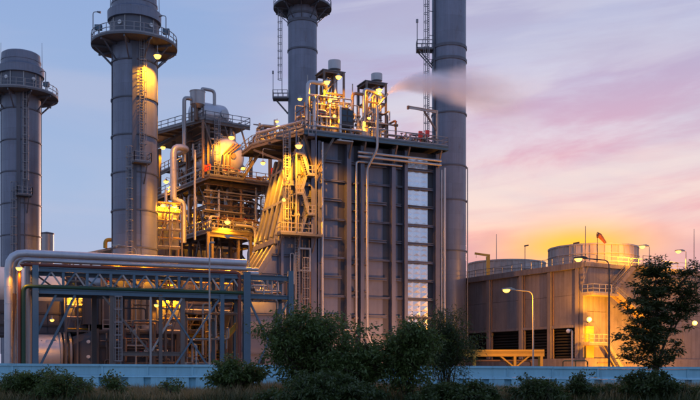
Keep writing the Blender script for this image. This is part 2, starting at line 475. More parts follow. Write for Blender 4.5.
_LP = {}
def pendant(p, power, label, group='lit sodium lamps on the steelwork', s=1.0, drop=.5, arm=None, ldrop=.5, aim=(0, 0, -1), cone=158):
    """hooded pendant lamp: conduit, hood, glowing glass"""
    t = thing('floodlight', label, 'lamp', p, 0, group)
    if 'hood' not in _LP:
        a = MB().lathe([(.07, .34), (.10, .30), (.16, .22), (.36, .06), (.38, .02), (.34, .02), (.14, .18)], 14)
        a.lathe([(.001, .34), (.07, .34)], 14); _LP['hood'] = a.mesh('hood'); _LP['hood'].materials.append(MATS['steel_pale'])
        b = MB().dome(.30, .30, 14, 5, 'z', (0, 0, .04), -1).dome(.27, .06, 14, 3, 'z', (0, 0, .04), 1); _LP['glass'] = b.mesh('glass'); _LP['glass'].materials.append(MATS['sodium_glow'])
    for nm in ('hood', 'glass'):
        o = bpy.data.objects.new(nm, _LP[nm]); col.objects.link(o); o.parent = t; o.scale = (s * 1.2, s * 1.2, s * 1.2)
    mb = MB(); pts = [(0, 0, .3 * s), (0, 0, .3 * s + drop)]
    if arm: pts.append((arm[0], arm[1], .3 * s + drop + (arm[2] if len(arm) > 2 else 0)))
    mb.tube(fillet(pts, .25), .035, 6); mb.build('conduit', 'steel_pale', t)
    if power: lampsrc((0, 0, -ldrop * s), power, t, spot=(aim, cone) if aim else None)
    return t
def streetlamp(base, h, arm, label, power, lit=True, m='steel_pale', group=None, r=.075, s=1.0, aim=(0, .35, -1), cone=150):
    """pole with a curved arm; arm = (dx, dy, rise)"""
    t = thing('street_lamp', label, 'street lamp', base, 0, group)
    mb = MB(); mb.tube([(0, 0, 0), (0, 0, h * .5), (0, 0, h)], [r * 1.25, r, r * .8], 8)
    mb.lathe([(.22, 0), (.22, .04), (.12, .05), (.12, .35), (r, .4)], 8); mb.build('pole', m, t)
    e = Vector((arm[0], arm[1], h + arm[2]))
    ab = MB(); ab.tube(fillet([(0, 0, h - .4), (0, 0, h + arm[2] * .85), e], .8, 6), r * .6, 6); ab.build('arm', m, t)
    dirv = Vector((arm[0], arm[1], 0)).normalized(); ang = math.atan2(dirv.y, dirv.x)
    hb = MB()
    hb.add([(-.35, -.06, .05), (-.35, .06, .05), (-.05, .17, .11), (.38, .15, .06), (.48, 0, .02), (.38, -.15, .06), (-.05, -.17, .11),
            (-.35, -.06, -.03), (-.35, .06, -.03), (-.05, .17, -.03), (.38, .15, -.03), (.48, 0, -.03), (.38, -.15, -.03), (-.05, -.17, -.03)],
           [(6, 5, 4, 3, 2, 1, 0)[::-1][::-1], (7, 8, 9, 10, 11, 12, 13)] + [(i, (i + 1) % 7, 7 + (i + 1) % 7, 7 + i) for i in range(7)])
    ho = hb.build('lamp_head', m, t); ho.location = e; ho.rotation_euler = (0, 0, ang); ho.scale = (s, s, s)
    gb = MB().dome(.21, .17, 12, 4, 'z', (.17, 0, -.03), -1)
    go = gb.build('lens', 'sodium_glow' if lit else 'white_paint', ho)
    if lit: lampsrc(e + dirv * .17 * s + Vector((0, 0, -.45 * s)), power, t, spot=(aim, cone))
    return t

# ================================================================== SETTING
g = MB(); NG = 40
gb = MB().add([(-900, -60, 0), (900, -60, 0), (900, 1500, 0), (-900, 1500, 0)], [(0, 1, 2, 3)])
o = gb.build('ground', 'ground'); o['kind'] = 'structure'; o['label'] = 'grassy ground reaching to the horizon'
yb = MB().slab([(-90, 63), (110, 63), (110, 240), (-90, 240)], -.5, .03)
o = yb.build('plant_yard', 'yard'); o['kind'] = 'structure'; o['label'] = 'concrete yard of the power plant'

# ------------------------------------------------------------------ blue boundary wall (precast bays)
FY = 60.0
fw = thing('boundary_wall', 'long pale blue precast wall running across in front of the plant', 'wall', (0, FY, 0))
fw.rotation_euler = (0, R(.30), 0)
bay = 3.0
up_m = MB().box(-1.42, 1.42, -.04, .04, 1.28, 1.86); 
mid_m = MB().add([(-1.5, -.16, 1.16), (1.5, -.16, 1.16), (1.5, .26, 1.16), (-1.5, .26, 1.16), (-1.5, -.11, 1.27), (1.5, -.11, 1.27), (1.5, .1, 1.27), (-1.5, .1, 1.27)],
                 [(0, 3, 2, 1), (4, 5, 6, 7), (0, 1, 5, 4), (1, 2, 6, 5), (2, 3, 7, 6), (3, 0, 4, 7)])
cap_m = MB().box(-1.495, 1.495, -.13, .13, 1.86, 2.02)
low_m = MB().box(-1.5, 1.5, .16, .25, -.4, 1.155)
but_m = MB().add([(-.62, -.17, -.4), (.62, -.17, -.4), (.62, .158, -.4), (-.62, .158, -.4), (-.50, -.12, 1.155), (.50, -.12, 1.155), (.50, .158, 1.155), (-.50, .158, 1.155)],
                 [(0, 3, 2, 1), (4, 5, 6, 7), (0, 1, 5, 4), (1, 2, 6, 5), (2, 3, 7, 6), (3, 0, 4, 7)])
pst_m = MB().box(-.075, .075, -.09, .09, 1.275, 1.858)
src = {}
for i in range(-13, 14):
    x = i * bay
    for nm, mbx in (('panel', up_m), ('ledge', mid_m), ('coping', cap_m), ('base_panel', low_m)):
        if nm not in src: src[nm] = mbx.build(nm, 'wall_blue', fw); src[nm].location = (x, 0, 0)
        else: inst(src[nm], fw, (x, random.uniform(-.006, .006), random.uniform(-.008, .008)))
    if 'post' not in src: src['post'] = pst_m.build('post', 'wall_blue', fw); src['post'].location = (x - 1.5, 0, 0)
    else: inst(src['post'], fw, (x - 1.5, 0, 0))
    for dx_ in (-.75, .75):
        if 'buttress' not in src: src['buttress'] = but_m.build('buttress', 'wall_blue', fw); src['buttress'].location = (x + dx_, -.002, 0)
        else: inst(src['buttress'], fw, (x + dx_, -.002, 0))

# ================================================================== EXHAUST STACKS
def ring_band(r, z, parent, h=.16, t=.12, m='stack_dark'):
    return MB().lathe([(r, z - h / 2), (r + t, z - h / 2), (r + t, z + h / 2), (r, z + h / 2)], 40).build('ring', m, parent)
def round_platform(r0, r1, z, parent, rail=True, nbr=8, m='deck'):
    dk = MB().lathe([(r0, z - .12), (r1, z - .12), (r1, z + .12), (r0, z + .12)], 40).build('platform_deck', m, parent)
    for k in range(nbr):
        a = 2 * math.pi * (k + .5) / nbr; c, s_ = math.cos(a), math.sin(a); bb = MB()
        bb.beam((r0 * c, r0 * s_, z - 2.3), ((r1 - .35) * c, (r1 - .35) * s_, z - .2), .14)
        bb.beam((r0 * c, r0 * s_, z - .27), ((r1 - .1) * c, (r1 - .1) * s_, z - .32), .16, .26)
        bb.build('bracket', 'stack_dark', dk)
    if rail:
        n = 28; rb = MB()
        P = [((r1 - .05) * math.cos(2 * math.pi * k / n), (r1 - .05) * math.sin(2 * math.pi * k / n), z + .12) for k in range(n)]
        for k in range(n):
            a, b = Vector(P[k]), Vector(P[(k + 1) % n])
            for hh in (1.15, .6): rb.beam(a + Vector((0, 0, hh)), b + Vector((0, 0, hh)), .07)
            rb.beam(a + Vector((0, 0, .1)), b + Vector((0, 0, .1)), .02, .2); rb.beam(a, a + Vector((0, 0, 1.15)), .07)
        rb.build('railing', 'rail_steel', dk)
    return dk
def stack_ladder(root, r, ang, z0, z1, cage=True):
    a = R(-90 + ang); n = (math.cos(a), math.sin(a))
    return ladder((r + .25) * n[0], (r + .25) * n[1], z0, z1, n, root, cage, wd=.55, r=.04)
def gooseneck(root, x, y, z, h, dx_, m='rail_steel'):
    mb = MB(); mb.tube(fillet([(x, y, z), (x, y, z + h), (x + dx_, y, z + h + .05)], .3), .055, 6)
    mb.tube([(x + dx_ * .9, y, z + h + .05), (x + dx_ * 1.7, y, z + h - .03)], [.10, .16], 8); return mb.build('platform_lamp', m, root)

def bypass_stack(label, px, Y):
    p = W(px, HOR, Y); t = thing('exhaust_stack', label, 'chimney', (p.x, p.y, 0), 0, 'tall round exhaust stacks')
    r = 2.72
    MB().lathe([(r, 2.0), (r, 41.1)], 48).build('shaft', 'stack_paint', t)
    hd = MB().lathe([(r, 41.1), (2.86, 41.3), (2.86, 44.0)], 48).build('silencer_drum', 'stack_dark', t)
    MB().lathe([(2.86, 44.0), (3.2, 44.05), (3.22, 45.15), (2.8, 45.4), (2.72, 45.5)], 48).build('collar', 'stack_paint', t)
    MB().lathe([(2.72, 45.5), (2.72, 46.0), (2.78, 46.02), (2.78, 46.25), (2.70, 46.27), (2.66, 47.1), (2.45, 47.25), (2.35, 47.2), (2.3, 42)], 48).build('cap', 'stack_paint', t)
    for k in range(10):
        a = 2 * math.pi * k / 10 + .16; vb = MB()
        vb.beam((2.9 * math.cos(a), 2.9 * math.sin(a), 41.3), (2.9 * math.cos(a), 2.9 * math.sin(a), 44), .10, .10)
        vb.build('stiffener', 'steel_pale', hd)
    for a_ in (-112, -35):
        q = MB(); a = R(a_); q.tube([(2.8 * math.cos(a), 2.8 * math.sin(a), 43.2), (3.02 * math.cos(a), 3.02 * math.sin(a), 43.2)], .26, 12); q.build('port', 'white_paint', t)
    for z in (38.9, 34.4, 29.9, 25.4, 20.9, 16.4, 11.9, 7.4): ring_band(r, z, t)
    round_platform(r, 5.15, 41.1, t, nbr=10)
    stack_ladder(t, r, 31, 26.4, 41.0)
    stack_ladder(t, r, 3, 6.0, 27.6)
    # rest platform between the two flights
    a = R(-90 + 31); c = Vector((math.cos(a), math.sin(a), 0)) * (r + .75); tx = Vector((-math.sin(a), math.cos(a), 0)); nx = Vector((math.cos(a), math.sin(a), 0))
    rp = MB(); q = [c - tx * 1.3 - nx * .75, c + tx * .75 - nx * .75, c + tx * .75 + nx * .6, c - tx * 1.3 + nx * .6]
    rp.slab([(v.x, v.y) for v in q], 26.2, 26.38)
    rp.beam(c + tx * .3 + nx * .5 + Vector((0, 0, 26.2)), c + tx * .3 - nx * .7 + Vector((0, 0, 24.0)), .12)
    ro = rp.build('rest_platform', 'deck', t)
    railing([q[0] + Vector((0, 0, 26.38)), q[3] + Vector((0, 0, 26.38)), q[2] + Vector((0, 0, 26.38)), q[1] + Vector((0, 0, 26.38))], ro, 1.1, .035, .7)
    # cable duct beside the ladders
    a = R(-90 + 13); c = (math.cos(a) * (r + .12), math.sin(a) * (r + .12)); cb = MB(); cb.beam((c[0], c[1], 6), (c[0], c[1], 40.8), .5, .22, (math.cos(a), math.sin(a), 0)); cb.build('cable_duct', 'stack_dark', t)
    for a_ in (-150, -60, 20):
        a = R(a_); q = MB(); q.tube([((r + .05) * math.cos(a), (r + .05) * math.sin(a), 4), ((r + .05) * math.cos(a), (r + .05) * math.sin(a), 40.6)], .05, 6); q.build('conduit', 'stack_dark', t)
    for a_ in (178, 4):
        a = R(a_); q = MB(); q.tube([(3.0 * math.cos(a), 3.0 * math.sin(a), 44.6), (2.95 * math.cos(a), 2.95 * math.sin(a), 49.0)], [.05, .025], 6); q.build('lightning_rod', 'rail_steel', t)
    gooseneck(t, -4.9, -.6, 41.2, 4.0, .55); gooseneck(t, 4.3, -2.2, 41.2, 2.9, -.5)
    for (x, y) in ((-3.6, -2.9), (4.2, -1.6)):
        q = MB(); q.box(x - .4, x + .4, y - .25, y + .25, 42.15, 42.75); q.beam((x, y, 41.2), (x, y, 42.15), .1); q.build('junction_box', 'steel_blue', t)
    return t
st1 = bypass_stack('shorter round grey stack with capped top, beside the photo\'s left edge', 21, 130)
st2 = bypass_stack('thick grey stack with yellow-lit ladder and round railed platform', 134.5, 110)

def main_stack(label, px, Y, r, ztop, rings, nm='exhaust_stack'):
    p = W(px, HOR, Y); t = thing(nm, label, 'chimney', (p.x, p.y, 0), 0, 'tall round exhaust stacks')
    MB().lathe([(r, 0), (r, ztop), (r - .15, ztop), (r - .15, ztop - 4)], 48).build('shaft', 'stack_paint', t)
    for (z, h) in rings: ring_band(r, z, t, h, .12)
    return t
def zY(py, Y): return CAMZ + (HOR - py) * Y / FPX
# stack behind the boiler
Y3, r3 = 158.0, 2.55
st3 = main_stack('narrow grey stack rising behind the boiler roof, round platform near its head', 302.5, Y3, r3, 72, [(zY(52, Y3), .3), (zY(130, Y3), .3), (zY(17, Y3), .35), (zY(24, Y3), .5)])
round_platform(r3, 5.1, zY(9, Y3), st3, nbr=10)
a = R(188); n = (math.cos(a), math.sin(a))
ladder((r3 + 1.05) * n[0], (r3 + 1.05) * n[1], zY(93, Y3), zY(8, Y3), n, st3, True, wd=.6, r=.045)
pz = zY(100, Y3); q = MB(); q.box(-5.2, -2.5, -1.0, .9, pz, pz + .2); q.beam((-4.6, -.2, pz), (-2.5, -.2, pz - 2.4), .16); q.beam((-4.6, .6, pz), (-2.5, .6, pz - 2.4), .16); ro = q.build('rest_platform', 'deck', st3)
railing([(-2.6, -.95, pz + .2), (-5.15, -.95, pz + .2), (-5.15, .85, pz + .2), (-2.6, .85, pz + .2)], ro, 1.3, .045, 1.0)
q = MB(); q.tube([(-5.1, -.9, pz), (-5.1, -.9, pz + 4.4)], .06, 6); q.tube([(-5.1, -.9, pz + 4.3), (-5.1, -.9, pz + 4.8)], .16, 8); q.build('platform_lamp', 'rail_steel', st3)
# stack at the boiler's far end
Y4, r4 = 135.0, 2.55
st4 = main_stack('tallest grey stack at the boiler\'s far end with steam drifting across it', 449, Y4, r4, 74, [(zY(49.5, Y4), .42), (zY(62.5, Y4), .42), (zY(116, Y4), .22), (zY(168, Y4), .2), (zY(202, Y4), .2), (zY(252, Y4), .2)])
a = R(196); n = (math.cos(a), math.sin(a))
ladder((r4 + .75) * n[0], (r4 + .75) * n[1], 30, 73, n, st4, True, wd=.65, r=.05, cage_from=1.0)
for k in range(12):
    z = 30 + 3.6 * k; MB().beam((r4 * n[0], r4 * n[1], z), ((r4 + .75) * n[0], (r4 + .75) * n[1], z), .08).build('ladder_bracket', 'stack_dark', st4)
pz = zY(52, Y4); q = MB(); q.box(-4.9, -2.4, -1.1, .6, pz, pz + .22); q.beam((-4.6, -.9, pz), (-2.5, -.6, pz - 2.3), .15); q.beam((-4.6, .3, pz), (-2.5, .3, pz - 2.3), .15); ro = q.build('rest_platform', 'deck', st4)
railing([(-2.5, -1.05, pz + .22), (-4.85, -1.05, pz + .22), (-4.85, .55, pz + .22), (-2.5, .55, pz + .22)], ro, 1.25, .05, .8)
q = MB(); q.tube([(-4.85, -1.0, pz), (-4.85, -1.0, pz + 4.1)], .06, 6); q.tube([(-4.85, -1.0, pz + 4.0), (-4.85, -1.0, pz + 4.5)], .17, 8); q.build('platform_lamp', 'rail_steel', st4)
q = MB(); a = R(-9); q.tube([((r4 + .2) * math.cos(a), (r4 + .2) * math.sin(a), 3), ((r4 + .2) * math.cos(a), (r4 + .2) * math.sin(a), zY(168, Y4))], .09, 8); q.build('conduit', 'steel_pale', st4)
q = MB(); a = R(-150); q.tube([((r4 + .15) * math.cos(a), (r4 + .15) * math.sin(a), 3), ((r4 + .15) * math.cos(a), (r4 + .15) * math.sin(a), 73)], .1, 8); q.build('conduit', 'stack_dark', st4)
# small far tank behind the leftmost stack
p = W(47, HOR, 150); t = thing('vertical_tank', 'small pale round tank rising just behind the leftmost stack', 'tank', (p.x, p.y, 0))
zt = zY(234.5, 150); MB().lathe([(1.1, 0), (1.1, zt)], 24).build('shell', 'clad_dull', t); MB().lathe([(1.16, zt), (1.16, zt + .22), (.001, zt + .5)], 24).build('lid', 'stack_dark', t)

# ================================================================== BOILER (near heat recovery unit)
H = Fr(312, 112, 24)
hb = thing('boiler', 'huge grey box boiler of framed panels with railed roof platform', 'boiler', H.loc, H.a)
rng = random.Random(5)
LV = [1.3 + 2.42 * k for k in range(12)]              # buckstay levels up to 27.9
XR = H.X(440, 0)
# core behind the panels
MB().box(0, XR, .32, 12, 0, 30.3).build('casing', 'casing_dark', hb)
# inlet transition with its sloping face
sl = [(-1.5, 29.3), (H.at(279, 238, 0).x, 18.0), (H.at(279, 238, 0).x - .15, 17.0), (-9.2, 9.4), (-9.2, 1.6), (-.05, 1.6), (-.05, 29.3)]
MB().prism(sl[::-1], .30, 8.6).build('inlet_duct', 'casing', hb)
def slope_x(z):
    for (x0, z0), (x1, z1) in zip(sl[:4], sl[1:4]):
        if z1 <= z <= z0: return x0 + (x1 - x0) * (z0 - z) / (z0 - z1)
    return -9.2
for y in (.6, 2.6, 4.6, 6.6, 8.3):
    for (a_, b_) in ((0, 1), (2, 3)):
        p, q_ = Vector((sl[a_][0], y, sl[a_][1])), Vector((sl[b_][0], y, sl[b_][1]))
        d_ = (q_ - p); nrm = Vector((-abs(d_.z), 0, abs(d_.x))).normalized()
        MB().beam(p + nrm * .2 + d_ * .02, q_ + nrm * .2 - d_ * .02, .55, .44, nrm).build('rib', 'casing', hb)
for z in (27.2, 22.6):
    MB().beam((slope_x(z) - .2, .3, z), (slope_x(z) - .2, 8.5, z), .5, .3).build('cross_rib', 'casing', hb)
MB().beam((sl[1][0] - .35, .2, 17.5), (sl[1][0] - .35, 8.6, 17.5), .5, .6).build('cross_rib', 'casing', hb)
# side panels of the transition and their stiffeners
for k, z in enumerate(LV):
    z2 = z + 2.42
    x0 = max(slope_x(min(z2, 29)) , -9.0) + .25; x0b = slope_x(max(z, 1.7)) + .25
    for (xa, xb) in ((None, -4.55), (-4.45, -2.3), (-2.2, -.35)):
        lo = x0b if xa is None else max(xa, x0b); hi = x0 if xa is None else max(xa, x0)
        if xb - max(lo, hi) < .25: continue
        pb = MB().add([(lo, .20, z + .12), (xb, .20, z + .12), (xb, .29, z + .12), (lo, .29, z + .12), (hi, .20, z2 - .12), (xb, .20, z2 - .12), (xb, .29, z2 - .12), (hi, .29, z2 - .12)],
                      [(0, 3, 2, 1), (4, 5, 6, 7), (0, 1, 5, 4), (1, 2, 6, 5), (2, 3, 7, 6), (3, 0, 4, 7)])
        pb.build('panel', 'casing', hb)
    MB().ibeam((slope_x(max(z, 1.7)) + .05, .02, z), (-.2, .02, z), .34, .26).build('buckstay', 'casing', hb)
for px in (281, 298): 
    x = H.X(px, 0); zt = 17.5 if px == 281 else 27.5
    MB().ibeam((x, -.28, .1), (x, -.28, zt), .3, .4, up=(0, 1, 0)).build('column', 'casing', hb)
# main face: columns, panels, buckstays
COLS = [(312.5, .75), (318.0, .42), (347.5, .62), (361.0, .55), (392.0, .55), (404.5, .48), (436.0, .62)]
for px, wd in COLS:
    x = H.X(px, 0); MB().ibeam((x, -.15, .05), (x, -.15, 30.2), wd, .75, .09, up=(0, 1, 0)).build('column', 'casing', hb)
BAYS = [(324, 338.5, 344.5), (350.5, 354.5, 358.3), (364, 383.6, 389), (394.6, 398.4, 402)]  # gap beyond each panel bares the dark core, standing in for column shadow
LV2 = LV + [30.2]
for bi, (a_, b_, c_) in enumerate(BAYS):
    xa, xb, xc_ = H.X(a_, 0) + .03, H.X(b_, 0) - .03, H.X(c_, 0)
    for k in range(len(LV2) - 1):
        z0, z1 = LV2[k] + .06, LV2[k + 1] - .06
        dd = rng.uniform(0, .03)
        pb = MB().box(xa, xb, .20 + dd, .30 + dd * .3, z0, z1)
        pb.build('panel', 'casing', hb)
        heavy = (k % 2 == 1)
        MB().ibeam((xa - .1, .02, LV2[k]), (xc_ + .1 if not heavy else xb + .4, .02, LV2[k]), .46 if heavy else .26, .34 if heavy else .22).build('buckstay', 'casing', hb)
# bright embossed cladding bay
xa, xb = H.X(406, 0) + .05, H.X(428.5, 0)  # ends short of the next column; bared dark core stands for shadow
def emboss(x0, x1, z0, z1, y):
    mb = MB(); nx_, nz_ = 3, 3
    for i in range(nx_):
        for j in range(nz_):
            a0, a1 = x0 + (x1 - x0) * i / nx_, x0 + (x1 - x0) * (i + 1) / nx_
            b0, b1 = z0 + (z1 - z0) * j / nz_, z0 + (z1 - z0) * (j + 1) / nz_
            mb.add([(a0, y, b0), (a1, y, b0), (a1, y, b1), (a0, y, b1), ((a0 + a1) / 2, y - rng.uniform(.022, .042), (b0 + b1) / 2)],
                   [(0, 1, 4), (1, 2, 4), (2, 3, 4), (3, 0, 4)])
    mb.add([(x0, y, z0), (x1, y, z0), (x1, y, z1), (x0, y, z1)], [(3, 2, 1, 0)])
    return mb
for k in range(1, len(LV2) - 1):
    z0, z1 = LV2[k] + .14, LV2[k + 1] - .14
    if k == len(LV2) - 2: z1 = 29.6
    emboss(xa, xb, z0, z1, .25).build('mirror_panel', 'mirror_clad', hb)
    MB().ibeam((xa - .1, .0, LV2[k]), (H.X(433, 0), .0, LV2[k]), .42 if k % 2 else .3, .3).build('buckstay', 'casing', hb)
# roof platform
ZD = 31.1
deckp = [(-1.6, -1.5), (18.6, -1.5), (18.6, 12.5), (-5.2, 12.5), (-5.2, 8.1)]
dk = MB().slab(deckp, ZD - .12, ZD).build('roof_deck', 'deck', hb)
for (a_, b_) in zip(deckp, deckp[1:] + deckp[:1]):
    MB().ibeam((a_[0], a_[1], ZD - .36), (b_[0], b_[1], ZD - .36), .22, .46).build('edge_beam', 'steel_blue' if a_ in deckp[:2] else 'steel', hb)
U = Vector((0, 0, 1))
railing([(p[0] * 1.0, p[1], ZD) for p in deckp], dk, 1.15, .035, 1.5, closed=True)
for px, wd in COLS[2:]:
    x = H.X(px, 0); MB().beam((x, -.5, 28.4), (x, -1.45, 30.4), .2).build('knee_brace', 'steel', hb)
    MB().ibeam((x, -1.5, ZD - .75), (x, 1, ZD - .75), .2, .35).build('joist', 'steel', hb)
for (p, q_) in (((0.0, -.4, 26.6), (-1.5, -1.3, 30.5)), ((.4, -.4, 26.6), (2.4, -1.3, 30.5)), ((-2.6, 1.5, 27.5), (-5, 8, 30.4)), ((-1.6, .1, 27.0), (-.1, -.3, 24.4)), ((.1, -.45, 24.4), (1.6, -.9, 28.6))):
    MB().ibeam(p, q_, .22, .26).build('knee_brace', 'steel', hb)
for y in (1.5, 4.5, 7.5, 10.5):
    MB().ibeam((-4.2 + .0, y, ZD - .6), (0, y, ZD - .6), .2, .36).build('joist', 'steel', hb)
for (px) in (286.5, 289.5):
    pass
# pipes on the face
yP = -1.0
for (py, r_) in ((156.0, .17), (160.2, .17)):
    a_, b_ = H.at(358, py - 4.0, yP), H.at(441, py + 4.2, yP); b_.z = a_.z
    pipe('pipe', [a_, b_], r_, 'clad_dull', hb)
p1 = H.at(402, 166, -.7); z_ = p1.z; x1 = H.X(356.3, -.7)
pipe('pipe', [(p1.x, -.7, z_), (x1, -.7, z_), (x1, -.7, H.Z(356, 330, -.7)), (H.X(344, -.7), -.7, H.Z(356, 330, -.7))], .14, 'clad_dull', hb)
x2 = H.X(367.2, -.75)
pipe('pipe', [(H.X(377, -1.7), -1.75, ZD + 4), (H.X(377, -1.7), -1.75, 29.6), (x2, -.75, 27.3), (x2, -.75, 6.3), (x2 + 1.4, -1.1, 3.2), (x2 + 1.6, -1.1, 0)], .17, 'clad_dull', hb, rb=.5)
x3 = H.X(322.5, -.75); pipe('pipe', [(x3, -.75, 30.0), (x3, -.75, 6.0), (x3, .2, 6.0)], .15, 'clad', hb)
for px, py0, py1, r_ in ((441.5, 170, 340, .12), (444.5, 168, 340, .16), (309, 240, 350, .12), (305, 245, 350, .1), (302, 240, 320, .09)):
    x = H.X(px, -.4); pipe('pipe', [(x, -.4, H.Z(px, py0, -.4)), (x, -.4, H.Z(px, py1, -.4))], r_, 'pipe_brown' if px < 320 else 'clad_dull', hb)
# clips on the risers
for x, y in ((x1, -.7), (x2, -.75), (x3, -.75)):
    for k in range(6): MB().box(x - .28, x + .28, y - .05, .1, 8.2 + 3.4 * k, 8.32 + 3.4 * k).build('pipe_clip', 'steel', hb)
# access side: caged ladder, walkway, door frames (all lit yellow in the photo)
xl = H.X(287.5, -.7)
ladder(xl, -.35, 17.9, ZD, (0, -1), hb, True, 'rail_steel', .8, r=.05)
wz = H.Z(300, 234, -1.0)
wk = MB().box(H.X(280, -1.6), H.X(322, -1.6), -1.9, -.4, wz - .3, wz).build('walkway', 'deck', hb)
railing([(H.X(280, -1.6), -.5, wz), (H.X(280, -1.6), -1.85, wz), (H.X(312, -1.6), -1.85, wz)], wk, 1.15, .035, 1.2)
for px in (282, 300, 316): MB().beam((H.X(px, -1.7), -1.8, wz - .3), (H.X(px, -1.7), -.2, wz - 2.6), .12).build('knee_brace', 'steel', hb)
def frame_box(px0, py0, px1, py1, y, t_=.28, d_=.45, nm='access_frame', m='casing'):
    a_, b_ = H.at(px0, py1, y), H.at(px1, py0, y); mb = MB()
    mb.box(a_.x, b_.x, y, y + d_, a_.z, a_.z + t_).box(a_.x, b_.x, y, y + d_, b_.z - t_, b_.z)
    mb.box(a_.x, a_.x + t_, y, y + d_, a_.z + t_, b_.z - t_).box(b_.x - t_, b_.x, y, y + d_, a_.z + t_, b_.z - t_)
    return mb.build(nm, m, hb)
xz0, xz1 = H.X(296, -1.2), H.X(312.5, -1.2); nfl = 5; zs_ = [wz + (ZD - .6 - wz) * k / nfl for k in range(nfl + 1)]
for k in range(nfl):
    xa_, xb_ = (xz0 + .7, xz1 - .7) if k % 2 == 0 else (xz1 - .7, xz0 + .7)
    stair('stair_flight', (xa_, -1.75 if k % 2 else -1.0, zs_[k]), (xb_, -1.75 if k % 2 else -1.0, zs_[k + 1]), .7, hb, 'casing', 'casing', deep=.3, n=9)
    lx = (xz1 - .75, xz1 + .25) if k % 2 == 0 else (xz0 - .25, xz0 + .75)
    ld = MB().box(lx[0], lx[1], -1.8, -.32, zs_[k + 1] - .18, zs_[k + 1]).build('stair_landing', 'casing', hb)
    railing([(lx[0], -1.78, zs_[k + 1]), (lx[1], -1.78, zs_[k + 1])], ld, 1.05, .04, .6)
for x in (xz0 - .2, xz1 + .2): MB().ibeam((x, -1.85, wz), (x, -1.85, ZD - .4), .16, .16, .04, up=(0, 1, 0)).build('stair_post', 'casing', hb)
frame_box(298, 248, 311, 271, -.9, .2, .3, m='steel_pale')
for z in (22, 24.5): MB().box(-3.4, -.4, -.35, .1, z, z + .45).build('access_ledge', 'casing', hb)
ladder(H.X(305, -.9), -.9, 2, 15, (0, -1), hb, True, 'rail_steel', .6)
ladder(H.X(297, -.9), -1.0, 6, wz, (0, -1), hb, False, 'rail_steel', .6)
clutter(hb, -4.2, -.3, -.8, -.2, 2.5, 16.5, 9, rng, .05, .12, vfrac=.3)
clutter(hb, -3.8, -.6, -1.0, -.35, wz, 26.5, 10, rng, .05, .11, ('casing', 'pipe_brown'), vfrac=.4)
# roof pipework
clutter(hb, -1.0, 6.5, -.9, 5.0, ZD, ZD + 4.8, 60, rng, .06, .2, ('pipe_brown', 'clad_dull', 'steel_pale', 'clad'), .6)
clutter(hb, -4.6, 1.0, 7.0, 11.5, ZD, ZD + 3.6, 22, rng, .07, .22, ('pipe_brown', 'clad_dull', 'steel_pale'), .6)
clutter(hb, 6.5, 12.5, -.9, 5.0, ZD, ZD + 4.0, 26, rng, .06, .16, ('pipe_brown', 'clad_dull', 'steel_pale', 'clad'), .6)
clutter(hb, 12.5, 18.0, -.8, 4.0, ZD, ZD + 1.5, 34, rng, .04, .10, ('pipe_brown', 'clad_dull', 'steel_pale'), .8)
clutter(hb, 0, 18.0, 3.0, 10.5, ZD, ZD + 1.9, 30, rng, .05, .14, ('pipe_brown', 'clad_dull', 'steel_pale'), .6)
for px, yy, s_ in ((312, 1, .9), (335, .5, 1.0), (362, .2, .8), (349, 2, .7)):
    x = H.X(px, yy); MB().lathe([(.001, 0), (s_, 0), (s_, .3), (s_ * .95, .9), (s_ * .5, 1.4), (.3, 1.6), (.3, 2.3), (.001, 2.3)], 14, 'z', (x, yy, ZD + .05)).build('vessel', 'clad_dull', hb)
x = H.X(314, 9.5); MB().lathe([(.9, -6), (.9, 0)], 20, 'x', (x, 9.5, ZD + 1.5)).dome(.9, .4, 20, 5, 'x', (x, 9.5, ZD + 1.5), 1).dome(.9, .4, 20, 5, 'x', (x - 6, 9.5, ZD + 1.5), -1).build('steam_header', 'clad', hb)
# knee-high pipe run along the left edge of the roof
pipe('pipe', [(-1.2, .6, ZD + 1.5), (-4.6, 8.0, ZD + 1.5)], .2, 'clad', hb); pipe('pipe', [(-1.0, .6, ZD + .9), (-4.4, 8.0, ZD + .9)], .14, 'clad_dull', hb)
# control cabinet
a_, b_ = H.at(340.5, 122, -1.0), H.at(352.5, 111, -1.0)
cabz = ZD + .05
cb_ = MB().box(a_.x, b_.x, -1.2, -.5, a_.z - .6, b_.z).build('control_cabinet', 'steel_dark', hb)
for k in range(2):
    for j in range(2):
        w_ = (b_.x - a_.x) / 2; h_ = (b_.z - a_.z) / 2
        MB().box(a_.x + k * w_ + .1, a_.x + (k + 1) * w_ - .1, -1.24, -1.2, a_.z + j * h_ + .1, a_.z + (j + 1) * h_ - .1).build('window', 'glass_panel', cb_)
MB().beam((a_.x - .2, -1.3, ZD - .9), (a_.x - .2, -1.3, ZD + 3.4), .3).build('cabinet_post', 'clad', hb)
# floor beam edge panel seen below the fascia (pale strip)
MB().box(H.X(336, -1.3), H.X(352, -1.3), -1.75, -.3, ZD - .95, ZD - .8).build('drip_tray', 'steel_pale', hb)
# safety items on the railing (red)
for px, py in ((420.5, 134), (427.5, 133)):
    p = H.at(px, py, -1.35); mb = MB(); mb.box(p.x - .24, p.x + .24, p.y - .12, p.y + .12, p.z - .45, p.z + .35); mb.beam((p.x, p.y + .05, ZD), (p.x, p.y + .05, p.z - .45), .08); mb.build('hose_box', 'fire_red', hb)

